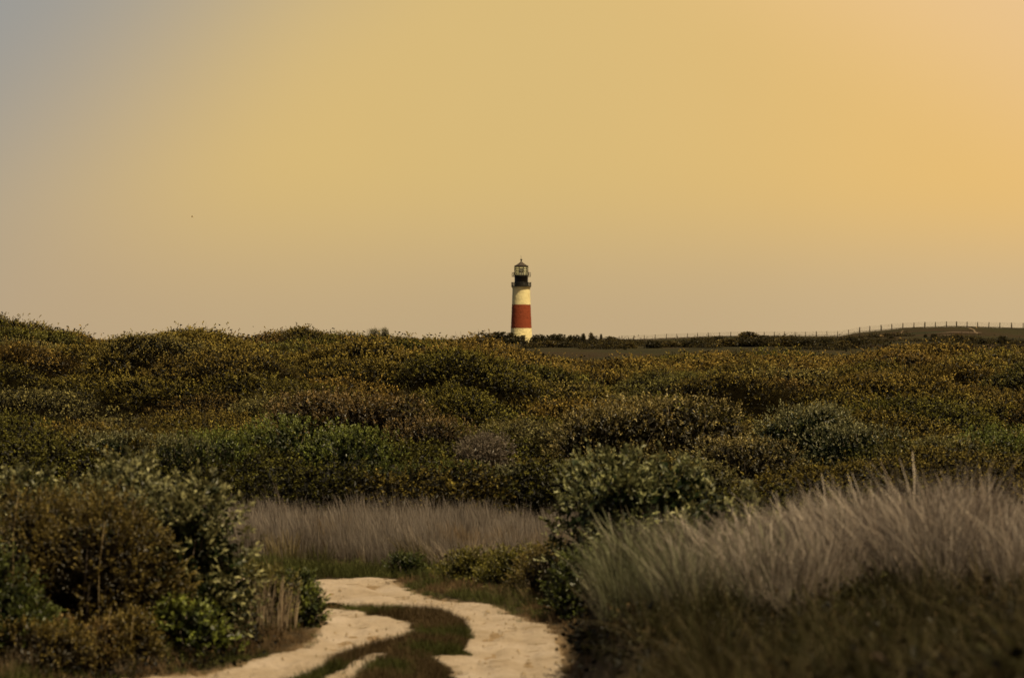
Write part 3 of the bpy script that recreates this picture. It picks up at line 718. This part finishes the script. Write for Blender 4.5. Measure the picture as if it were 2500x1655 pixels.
def pick(tn, fg):
    out_ = np.zeros((len(tn), 3))
    near_ = np.select([tn < .40, tn < .68, tn < .88, tn < .96], [0, 1, 2, 3], 4)
    far_ = np.select([tn < .45, tn < .80, tn < .88, tn < .93], [0, 1, 2, 3], 4)
    A = np.array([species[k] for k in ('green', 'olive', 'pale', 'gold', 'rust')]); B = np.array([species[k] for k in ('gold', 'olive', 'green', 'rust', 'dark')])
    return lerp(A[near_], B[far_], fg[:, None])
tz = tz - .10 * sm(dd - d_ridge(u_), -25, -5); tz = np.where(dd < d_ridge(u_), np.maximum(tz, G(xx, dd) + .34 * (dd > D0 + 2)), tz)
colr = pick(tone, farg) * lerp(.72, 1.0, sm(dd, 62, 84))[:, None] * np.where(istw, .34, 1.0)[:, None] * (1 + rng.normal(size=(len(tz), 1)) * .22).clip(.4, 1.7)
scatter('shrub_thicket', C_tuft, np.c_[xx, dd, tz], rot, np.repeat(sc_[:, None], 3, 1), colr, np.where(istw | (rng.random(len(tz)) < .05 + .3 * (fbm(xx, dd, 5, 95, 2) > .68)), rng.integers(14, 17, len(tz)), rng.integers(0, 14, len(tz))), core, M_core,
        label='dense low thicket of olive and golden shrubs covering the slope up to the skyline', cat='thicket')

# ------------------------------------------------------------------ grasses
def blades(R, n, spread, h, w, lean, bend, c0, c1, seg=4, head=0.0):
    """clump of bent tapering blades"""
    th = R.uniform(0, 2 * pi, n); rr = np.sqrt(R.random(n)) * spread
    B = np.c_[rr * np.cos(th), rr * np.sin(th), np.full(n, -.03)]
    H = h * R.uniform(.55, 1.15, n)
    out_ = np.c_[np.cos(th), np.sin(th)] * (R.uniform(0, 1, n) * .28 * bend)[:, None]
    ln = out_ + np.array(lean)[None] * R.uniform(.3, 1.4, (n, 1)) + R.normal(size=(n, 2)) * .07
    s = np.linspace(0, 1, seg + 1)
    C_ = np.stack([B[:, None, 0] + ln[:, None, 0] * H[:, None] * s[None] ** 1.7, B[:, None, 1] + ln[:, None, 1] * H[:, None] * s[None] ** 1.7, B[:, None, 2] + H[:, None] * (s[None] - .12 * s[None] ** 3)], -1)
    fa = R.uniform(0, pi, n); side = np.c_[np.cos(fa), np.sin(fa), np.zeros(n)]
    wd = (w * R.uniform(.6, 1.3, n))[:, None] * np.where(s < .05, .7, 1 - .75 * s ** 2)[None]
    if head: wd = wd + w * head * np.exp(-((s - .86) / .1) ** 2)[None] * (R.random(n) < .5)[:, None]
    v = np.stack([C_ - side[:, None] * wd[..., None] / 2, C_ + side[:, None] * wd[..., None] / 2], 2).reshape(-1, 3)
    m_ = (seg + 1) * 2; q = []
    for k in range(seg): q.append(np.arange(n)[:, None] * m_ + [2 * k, 2 * k + 1, 2 * k + 3, 2 * k + 2])
    c = lerp(np.array(c0), np.array(c1), s[None, :, None] ** .8) * (1 + R.normal(size=(n, 1, 1)) * .22).clip(.4, 1.7)
    c = np.repeat(c.reshape(-1, 3), 2, axis=0).clip(.002, .95)
    return v, np.concatenate(q), c
def clump(seed, *a, **k):
    v, q, c = blades(np.random.default_rng(seed), *a, **k)
    me = mesh_np('grass_clump', v, q, {'lcol': ('FLOAT_COLOR', c)}); me.materials.append(M_grass_i); return me
WH = (1.0, 1.0, 1.0)
C_tall = collection('tall_clump', [clump(500 + i, 34, .13, 1.05, .008, (.02 - .035 * (i % 4), .05 * (i % 3 - 1)), 1.9, (.45, .45, .36), (1.25, 1.16, 1.1), head=1.3) for i in range(8)])
C_mid = collection('dry_clump', [clump(520 + i, 40, .20, 1.0, .007, (-.10, 0), .8, (.8, .75, .62), (1.1, 1.05, 1.0), head=1.0) for i in range(8)])
C_short = collection('short_clump', [clump(540 + i, 26, .07, .14, .005, (0, 0), 1.8, (.7, .7, .7), (1.2, 1.15, 1.1), seg=3) for i in range(6)])

def field(n, xr, yr, accept):
    x = rng.uniform(*xr, n); y = rng.uniform(*yr, n); k = accept(x, y); return x[k], y[k]
def rotz(n, tilt=.12): return np.c_[rng.normal(size=n) * tilt * .6, rng.normal(size=n) * tilt, np.zeros(n)]
def rots(n, tilt=.12): return np.c_[rng.normal(size=n) * tilt, rng.normal(size=n) * tilt, rng.uniform(0, 6.28, n)]

# tall pale grass on the right bank
x, y = field(4300, (.7, 9.5), (22.6, 28.6), lambda x, y: (x > 0.85 + .5 * (vnoise(x, y, 1.0, 5) - .5) + .35 * sm(y, 27, 28.6)) & (y < 28.4 - .35 * (x < 2.2)) & (y > 23.2 + 1.0 * (fbm(x, y, 1.5, 6) - .5) + 1.9 * (1 - sm(x, 1.2, 2.4))) & (x > 1.0) & (fbm(x, y, .8, 15) > .40))
n = len(x); g = G(x, y)
hs = lerp(.80, .84, sm(x, 1.0, 3.6)) * rng.uniform(.55, 1.15, n) * (.65 + .75 * fbm(x, y, .7, 16))
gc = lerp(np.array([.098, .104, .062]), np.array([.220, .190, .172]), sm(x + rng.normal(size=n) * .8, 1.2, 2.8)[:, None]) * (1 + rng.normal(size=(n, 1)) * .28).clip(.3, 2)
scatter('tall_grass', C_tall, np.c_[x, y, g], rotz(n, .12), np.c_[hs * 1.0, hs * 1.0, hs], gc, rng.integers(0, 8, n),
        label='tall pale seeding grass leaning on the right bank', cat='grass')
# dead grass strip across the middle
x, y = field(7600, (-9.5, 6.5), (42.2, 49.2), lambda x, y: (y > 42.9 + .5 * np.sin(x * 1.3) * .4 + 1.0 * (fbm(x, y * 0, 1.3, 8) - .5) - .35 * (x > -1.5) + .9 * (fbm(x, y * 0 + 3, .45, 12, 2) - .5)))
n = len(x); hs = rng.uniform(.48, .95, n) * (.50 + .75 * fbm(x, y, .9, 19)) * lerp(.75, 1.0, sm(y, 42.5, 44)) * lerp(1.0, .72, sm(x, -1.8, .6)) * np.where(rng.random(n) < .06, 1.4, 1)
warm = (fbm(x, y, .9, 23) > .60) & (y < 44.5)
gc = np.where(warm[:, None], np.array([.14, .10, .06]), np.array([.140, .121, .110])) * (1 + rng.normal(size=(n, 1)) * .24).clip(.3, 2)
scatter('dead_grass', C_mid, np.c_[x, y, G(x, y)], rotz(n, .10), np.repeat(hs[:, None], 3, 1), gc, rng.integers(0, 8, n),
        label='strip of grey mauve dead grass standing between the track and the thicket', cat='grass')
# short green verge, median tufts, edge tufts
def nearsand(x, y, a, b_): d_ = sand_d(x, y); return (d_ > a) & (d_ < b_)
x, y = field(16000, (-6, 3.2), (27, 43.2), lambda x, y: (nearsand(x, y, .0, 1.5) | (nearsand(x, y, -.16, .01) & (rng.random(len(x)) < .3))) & (sdf(MED, x, y) > .05) & (x < 2.6) & (fbm(x, y, .5, 33) > .40))
n = len(x); dv_ = sand_d(x, y); vg = (y > 40)
sc2 = np.where(vg, rng.uniform(.8, 2.0, n), rng.uniform(.4, 1.5, n)) * lerp(.5, 1.2, sm(dv_, 0, .5))
gc = np.where((fbm(x, y, .7, 37) > .5)[:, None] | vg[:, None], np.array([.050, .055, .016]), np.array([.105, .070, .038])) * (1 + rng.normal(size=(n, 1)) * .25)
scatter('verge_grass', C_short, np.c_[x, y, G(x, y)], rots(n, .2), np.repeat(sc2[:, None], 3, 1), gc.clip(.005, 1), rng.integers(0, 6, n),
        label='short dark grass and dry litter along the edges of the sandy track', cat='grass')
x, y = field(30000, (-4.5, 0), (24, 37.6), lambda x, y: (sand_d(x, y) > -.03 - .10 * (rng.random(len(x)) < .12)) & (sdf(MED, x, y) < .12))
n = len(x); dm = -sdf(MED, x, y); tip = y > 35.2
br = fbm(x, y, .8, 43)
sc2 = rng.uniform(.55, 1.35, n) * lerp(.45, 1.25, sm(dm, 0, .3)) * np.where(tip, .6, 1.0)
keep2 = ~(tip & (rng.random(n) < .55)) & ((dm > .1) | (rng.random(n) < .6)); 
gc = np.where((br > .52)[:, None], np.array([.036, .040, .010]), np.array([.050, .034, .016])) * (1 + rng.normal(size=(n, 1)) * .25)
gc = np.where(tip[:, None], gc * 1.6, gc)
x, y, sc2, gc = x[keep2], y[keep2], sc2[keep2], gc[keep2]; n = len(x)
scatter('median_grass', C_short, np.c_[x, y, G(x, y)], rots(n, .2), np.repeat(sc2[:, None], 3, 1), gc.clip(.005, 1), rng.integers(0, 6, n),
        label='dark brown and green matted grass island between the two wheel tracks', cat='grass')
# matted grass below the tall grass
x, y = field(2600, (.9, 11), (12, 24.5), lambda x, y: (fbm(x, y, .7, 71) > .47) & (x > 1.0))
n = len(x); hs = rng.uniform(.25, .60, n)
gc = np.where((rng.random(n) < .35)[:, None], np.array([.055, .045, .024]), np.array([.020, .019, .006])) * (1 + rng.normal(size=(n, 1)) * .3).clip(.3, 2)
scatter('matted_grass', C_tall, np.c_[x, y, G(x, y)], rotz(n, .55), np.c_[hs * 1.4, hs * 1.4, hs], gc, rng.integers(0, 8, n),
        label='low bent brown grass on the shaded lower slope of the right bank', cat='grass')
# sparse taller stalks along the track and on its island
x, y = field(2600, (-6, 2.2), (27.5, 42.6), lambda x, y: (sand_d(x, y) > .02) & (sand_d(x, y) < 1.0) & (fbm(x, y, .6, 63) > .52) & (rng.random(len(x)) < .45))
n = len(x); hs = rng.uniform(.16, .42, n) * np.where(sdf(MED, x, y) < 0, .55, 1)
gc = np.where((rng.random(n) < .45)[:, None], np.array([.13, .10, .065]), np.array([.045, .042, .016])) * (1 + rng.normal(size=(n, 1)) * .25).clip(.3, 2)
scatter('edge_stalks', C_mid, np.c_[x, y, G(x, y)], rotz(n, .35), np.c_[hs * .9, hs * .9, hs], gc, rng.integers(0, 8, n),
        label='sparse dry stalks sprouting along the ragged edges of the track', cat='grass')
for (x0, y0, w_, n_, h_, c0, c1, ln_, lb) in [(-4.0, 42.3, .30, 150, .62, (.030, .036, .010), (.15, .115, .06), (-.1, 0), 'tan topped clump of grass at the left front edge of the dead grass strip'),
        (-1.62, 42.1, .30, 170, .66, (.020, .026, .007), (.075, .058, .030), (-.35, 0), 'dark leaning clump in front of the dead grass, right of the track end'),
        (-1.15, 41.6, .22, 80, .62, (.09, .07, .045), (.17, .14, .115), (-.45, 0), 'pale stalks bent to the left beside the dark leaning clump'),
        (-3.35, 42.4, .22, 90, .42, (.022, .030, .008), (.06, .055, .020), (0, 0), 'short dark clump at the foot of the dead grass near the tan topped clump'),
        (.35, 41.2, .30, 80, .55, (.03, .035, .012), (.16, .13, .10), (.1, 0), 'wispy pale clump above the yellow green shrubs')]:
    v, q, c = blades(np.random.default_rng(int(abs(x0 * 77))), n_, w_, h_, .010, ln_, 1.2, c0, c1)
    tag(add('grass_clump', mesh_np('grass_clump', v, q, {'lcol': ('FLOAT_COLOR', c)}), M_grass, loc=(x0, y0, float(G(x0, y0)))), lb, 'grass clump')
# undergrowth: low leafy and twiggy cover under the grass bank and along the left shrubs
def okug(x, y):
    r = (x > .80 + .25 * (vnoise(x, y, .7, 3) - .5)) & (y > 11) & (y < 35.5) & (x < 11)
    l = (x < -3.3) & (y > 28.0) & (y < 38) & (sand_d(x, y) > .12)
    m_ = (y > 36.5) & (y < 42.6) & (x > -1.2 + (42 - y) * .35) & (sand_d(x, y) > .45)
    return (r | l | m_) & (sand_d(x, y) > .24)
x, y = field(34000, (-11, 11), (11, 42.8), okug)
n = len(x); fr_ = fbm(x, y, .9, 47)
gc = np.where((fr_ > .56)[:, None], np.array([.011, .011, .003]), np.where((fr_ > .44)[:, None], np.array([.014, .010, .005]), np.array([.007, .006, .003]))) * (1 + rng.normal(size=(n, 1)) * .3)
s3 = rng.uniform(.35, .85, n)
scatter('undergrowth', C_tuft, np.c_[x, y, G(x, y) + .02], rots(n, .4), np.repeat(s3[:, None], 3, 1), gc.clip(.005, 1), rng.integers(0, 14, n),
        label='dark low undergrowth of twigs and small leaves on the banks', cat='undergrowth')

# dry stalks standing in the left low shrub
for (x0, y0, w_, n_, h_, lb) in [(-3.22, 32.9, .30, 120, .82, 'sheaf of pale dry stalks in front of the low olive shrub by the track'), (-3.75, 32.6, .22, 45, .62, 'thin dry stalks between the big left shrub and the pale sheaf'),
                                 (-.55, 41.2, .30, 70, .75, 'leaning dry stalks bent over the outer edge of the track bend'), (.95, 38.9, .25, 40, .8, 'few dry stalks above the dark shrub right of the bend')]:
    R = np.random.default_rng(int(abs(x0 * 100))); v, q, c = blades(R, n_, w_, h_, .012, (.08, 0), .5, (.16, .12, .08), (.24, .19, .14))
    o = add('dry_stalks', mesh_np('dry_stalks', v, q, {'lcol': ('FLOAT_COLOR', c)}), M_grass, loc=(x0, y0, float(G(x0, y0))))
    tag(o, lb, 'dry stalks')
# single long stems in the left foreground
for i, (u, r0, r1, d_) in enumerate([(250, 1270, 1390, 29.6), (40, 1200, 1300, 29.8), (265, 1480, 1590, 29.2), (320, 1500, 1650, 29.0)]):
    x = (u - 1250) / F * d_; z1 = CZ - (r0 - HY) / F * d_; z0 = CZ - (r1 - HY) / F * d_
    mb = MB(); mb.tube([(-.10, .3, float(G(x - .1, d_ + .3)) - .05), (-.06, .1, z0), (0, 0, lerp(z0, z1, .6)), (.03, 0, z1)], [.006, .006, .006, .003], 5)
    o = mb.build('straw_plant', simple('straw stem %d' % i, (.22, .17, .09), .8), loc=(x, d_, 0))
    tag(o, ['long straw stem in front of the brownish tangle at left, upper of the middle ones', 'straw stem near the left border above the tangle', 'straw stem low in the left foreground, left one of a pair', 'straw stem low in the left foreground, right one of a pair'][i], 'straw plant')
# twigs and stones on the sand
R = np.random.default_rng(77); mb = MB()
x, y = field(1500, (-5, 1), (28, 41), lambda x, y: sand_d(x, y) < -.04)
for a, b_ in zip(x[:170], y[:170]):
    r_ = R.uniform(.006, .022) * (1 if R.random() < .9 else 1.8); z_ = float(G(a, b_)) + .025
    th = R.uniform(0, 6.28); ring = [[a + r_ * 1.5 * math.cos(th + k * 1.257), b_ + r_ * 1.2 * math.sin(th + k * 1.257), z_ - .02] for k in range(5)]
    mb.addv(ring + [[a, b_, z_ + r_ * .8]], None, [[k, (k + 1) % 5, 5] for k in range(5)])
for a, b_ in zip(x[420:450], y[420:450]):
    th = R.normal() * .5 + .2; l_ = R.uniform(.04, .16); z_ = float(G(a, b_)) + .035
    mb.tube([(a - l_ * math.cos(th), b_ - l_ * math.sin(th), z_), (a + l_ * math.cos(th), b_ + l_ * math.sin(th), z_ + .01)], .005, 4)
tag(mb.build('track_debris', simple('grit and twigs', (.17, .13, .09), .9, .3, 6)), 'small stones and twigs strewn over the sandy track', 'debris', kind='stuff')

# ------------------------------------------------------------------ far hillside: bushes, boulders, bare sand
def hit(u, row):
    ys_ = np.arange(230, 455, .5); xs_ = (u - 1250) / F * ys_; z_ = G(xs_, ys_); rw = HY + (CZ - z_) / ys_ * F
    k = np.where(rw <= row)[0]; k = k[0] if len(k) else len(ys_) - 1
    return xs_[k], ys_[k]
def far_proto(seed, kind):
    R = np.random.default_rng(seed); (V, Fc, Cc), mb = crown(seed, 1.0, .9, 1.0, kind, dens=.6, ll=.12, k=8, L=.12, asp=.7, nb=8, fill=1.4)
    me = mesh_np('far_foliage', V, Fc, {'lcol': ('FLOAT_COLOR', Cc)}); me.materials.append(M_leaf); return me
FP = {'dark': [far_proto(700 + i, 'dark') for i in range(3)], 'tangle': [far_proto(710, 'tangle')], 'rust': [far_proto(720, 'rust')]}
FB = [ # u, row top, px width, row base, dist, kind, label
 (1222, 817.5, 108, 844, 556, 'dark', 'dark rounded bush left of the lighthouse foot'),
 (1163, 827, 50, 843, 552, 'dark', 'low dark bush left of the rounded bush by the lighthouse'),
 (1259, 826.5, 48, 845, 560, 'dark', 'dark bush overlapping the left half of the lighthouse foot'),
 (1318, 822.5, 46, 843, 560, 'dark', 'dark bush touching the right side of the lighthouse foot'),
 (1356, 821, 58, 843, 555, 'dark', 'wide dark bush second to the right of the lighthouse'),
 (1400, 823.5, 48, 842, 550, 'dark', 'dark bush between the wide bush and the small skyline tree'),
 (1423, 820, 14, 836, 545, 'dark', 'small dark skyline tree right of the lighthouse, left of a round bush'),
 (1443, 818.5, 15, 834, 545, 'tangle', 'thin crowned small tree above the round bush right of the lighthouse'),
 (1449, 825, 20, 838.5, 480, 'dark', 'round black bush below the thin crowned tree'),
 (1467, 820.5, 8, 832, 520, 'dark', 'narrow upright bush on the skyline right of the round black bush'),
 (1490, 826, 44, 840, 500, 'tangle', 'brownish low bush at the left end of the fence'),
 (1436, 836, 40, 848, 470, 'dark', 'dark bush in the far field below the skyline trees'),
 (1390, 838, 60, 850, 470, 'dark', 'wide dark bush in the far field right below the lighthouse'),
 (1335, 837, 60, 850, 480, 'tangle', 'brownish bush in the far field nearest to the lighthouse'),
 (1484, 839, 44, 850, 440, 'dark', 'dark bush low in the far field left of the fence'),
 (1530, 840, 50, 852, 420, 'tangle', 'brownish bush under the first fence posts'),
 (1526, 846, 8, 856, 400, 'dark', 'tiny black shrub in the open far field'),
 (1596, 836, 42, 852, 400, 'dark', 'dark bush in the far field below the left part of the fence'),
 (1640, 838, 60, 850, 395, 'tangle', 'brownish bush in the belt below the fence, left part'),
 (1700, 834, 64, 850, 390, 'dark', 'dark bush of the belt below the fence, next to a brownish one'),
 (1758, 826, 26, 838, 410, 'dark', 'small dark bush just below the fence line'),
 (1775, 832, 66, 848, 385, 'tangle', 'brownish bush in the middle of the belt below the fence'),
 (1825, 815, 56, 832, 440, 'tangle', 'brownish bush growing into the fence on the crest'),
 (1838, 830, 70, 848, 380, 'dark', 'wide dark bush below the bush in the fence'),
 (1862, 822, 40, 832, 436, 'dark', 'flat dark bush beside the bush in the fence'),
 (1910, 829, 44, 848, 360, 'tangle', 'light olive round bush in the belt below the fence'),
 (1960, 831, 60, 848, 365, 'dark', 'dark bush right of the light olive round one'),
 (2015, 831, 60, 848, 365, 'dark', 'dark bush below the rising part of the fence'),
 (2062, 836, 42, 850, 300, 'tangle', 'rounded brownish bush standing nearer than the belt'),
 (2080, 828, 60, 845, 370, 'dark', 'dark bush where the grassy hill begins'),
 (2135, 820, 9, 825, 400, 'dark', 'small dark bush left of the tan boulder'),
 (2167, 817.5, 6, 825, 400, 'dark', 'narrow dark bush right of the tan boulder'),
 (2176, 822, 12, 828, 390, 'dark', 'flat dark bush right of the narrow one on the hill'),
 (2259, 819, 9, 825, 400, 'dark', 'small dark bush in the middle of the hill slope'),
 (2281, 818, 17, 826, 400, 'dark', 'black oval bush in the middle of the hill slope'),
 (2341, 819, 30, 828, 395, 'rust', 'reddish brown bush on the hill slope'),
 (2394, 830, 30, 842, 340, 'dark', 'dark bush at the right foot of the hill'),
 (2447, 825, 32, 842, 340, 'dark', 'peaked dark bush near the right border at the foot of the hill'),
 (2370, 826, 34, 838, 350, 'tangle', 'brownish bush at the foot of the hill'),
]
nn = 130000; y_ = rng.uniform(240, 446, nn); u_ = rng.uniform(1285, 2750, nn); x_ = (u_ - 1250) / F * y_; rw = HY + (CZ - G(x_, y_)) / y_ * F
belt = np.exp(-((rw - np.interp(u_, [1285, 1500, 1700, 1900, 2080, 2300, 2750], [846, 844, 838, 838, 836, 832, 834])) / 5.0) ** 2) * np.interp(u_, [1285, 1900, 2150, 2750], [1, 1, .45, .35])
k_ = (fbm(x_, y_ * .35, 7, 81, 4) > .64 - .30 * belt) & (rng.random(nn) < .3 + .6 * belt) & (rw < 858) & (y_ < 425); x_, y_ = x_[k_], y_[k_]; n = len(x_)
sz = rng.uniform(1.0, 1.9, n) * (.5 + fbm(x_, y_ * .35, 7, 81, 4))
scatter('far_scrub', C_tuft, np.c_[x_, y_, G(x_, y_)], rots(n, .5), np.c_[sz, sz, sz * 1.2], np.array([[.020, .0165, .0055]]) * rng.uniform(.4, 1.6, (n, 1)), rng.integers(0, 14, n),
        label='continuous belt of dark scrub across the far field below the fence', cat='scrub')
for i, (u, r0, w_, r1, d_, kd, lb) in enumerate(FB):
    if d_ < 500: d_ = float(hit(u, r1 - 2)[1])
    x = (u - 1250) / F * d_; zt = CZ - (r0 - 1.5 - HY) / F * d_; zb = min(CZ - (r1 - HY) / F * d_, float(G(x, d_)))
    o = add('bush', FP[kd][i % len(FP[kd])], None, None, (x, d_, zb)); R_ = w_ / F * d_ / 2 * 1.2
    o.rotation_euler = (0, 0, rng.uniform(0, 6.28)); o.scale = (R_, R_, (zt - zb) * 1.12)
    tag(o, lb, 'bush', 'bushes on the far field and hill')
M_psand = simple('bare hill sand', (.07, .047, .024), .95, .3, .6)
M_soil = simple('bare reddish soil', (.035, .020, .009), .95, .3, .4)
def patch(name, pts_, wid, m_):
    pts_ = np.array([hit(*p) for p in pts_]); wid = np.asarray(wid, float)
    s = np.linspace(0, 1, 24); t0 = np.linspace(0, 1, len(pts_))
    cxy = np.c_[np.interp(s, t0, pts_[:, 0]), np.interp(s, t0, pts_[:, 1])]; w_ = np.interp(s, t0, wid)
    V = []; 
    for k in range(24):
        for e in np.linspace(-1, 1, 5):
            xx_ = cxy[k, 0] + e * w_[k] * (.7 + .6 * fbm(k * .9, e * 3, 2, 3)); yy_ = cxy[k, 1] + (fbm(k, e, 1.7, 9) - .5) * 2
            V.append((xx_, yy_, float(G(xx_, yy_)) + .10))
    q = [[k * 5 + e, k * 5 + e + 1, k * 5 + e + 6, k * 5 + e + 5] for k in range(23) for e in range(4)]
    o = add(name, mesh_np(name, V, np.array(q), smooth=True), m_); return tag(o, kind='structure')
patch('sandy_path', [(2386, 816), (2380, 811), (2376, 806), (2366, 802)], [.16, .2, .16, .35], M_psand)
patch('sandy_path', [(2205, 808), (2200, 813), (2199, 820)], [.12, .1, .16], M_psand)
patch('sandy_path', [(2270, 823), (2300, 821), (2320, 818)], [.3, .8, .3], M_soil)
patch('bare_soil', [(2290, 815), (2330, 814), (2370, 812)], [2, 4, 2], M_soil)
for (u, row, w_, lb) in [(2152, 822, 11, 'rounded tan boulder on the far hill slope between dark bushes'), (2384, 800, 4, 'small pale stone by the path under the fence')]:
    x, y = hit(u, row); R_ = w_ / F * y / 2; mb = MB()
    mb.lathe([(.02, -.2 * R_)] + [(R_ * math.cos(a), R_ * .9 * math.sin(a)) for a in np.linspace(-.1, 1.5, 7)], 12); v = mb.v[0]; v *= 1 + (fbm(v[:, 0] * 3, v[:, 1] * 3 + v[:, 2], 1.0, 3) - .5)[:, None] * .35
    o = mb.build('boulder', simple('tan rock', (.26, .17, .08), .9, .3, 1.5, .2, .5, 4), None, True, (x, y, float(G(x, y)))); tag(o, lb, 'boulder')

# ------------------------------------------------------------------ a gull far off in the sky
gd = 260.0; gx_, gz_ = (469 - 1250) / F * gd, CZ + (HY - 529.5) / F * gd
gull = bpy.data.objects.new('gull', None); COL.objects.link(gull); gull.location = (gx_, gd, gz_); gull.rotation_euler = (0, 0, .3)
tag(gull, 'tiny gull gliding in the open sky far left of the lighthouse', 'gull')
M_gull = simple('gull plumage', (.55, .45, .28), .8, .1); M_gw = simple('gull wing', (.20, .15, .08), .8, .1)
MB().tube([(-.16, 0, 0), (-.11, 0, .01), (0, 0, 0), (.12, 0, -.01), (.2, 0, -.01)], [.01, .035, .05, .03, .01], 8).build('body', M_gull, gull, True)
for s_ in (-1, 1):
    MB().addv([(-.05, 0, .02), (.06, 0, .02), (.04, s_ * .22, .09), (-.06, s_ * .22, .09), (.10, s_ * .45, .03), (.05, s_ * .45, .03), (-.05, 0, .035), (.06, 0, .035), (.04, s_ * .22, .10), (-.06, s_ * .22, .10)],
              [[0, 1, 2, 3], [3, 2, 4, 5], [6, 9, 8, 7]]).build('wing', M_gw, gull)
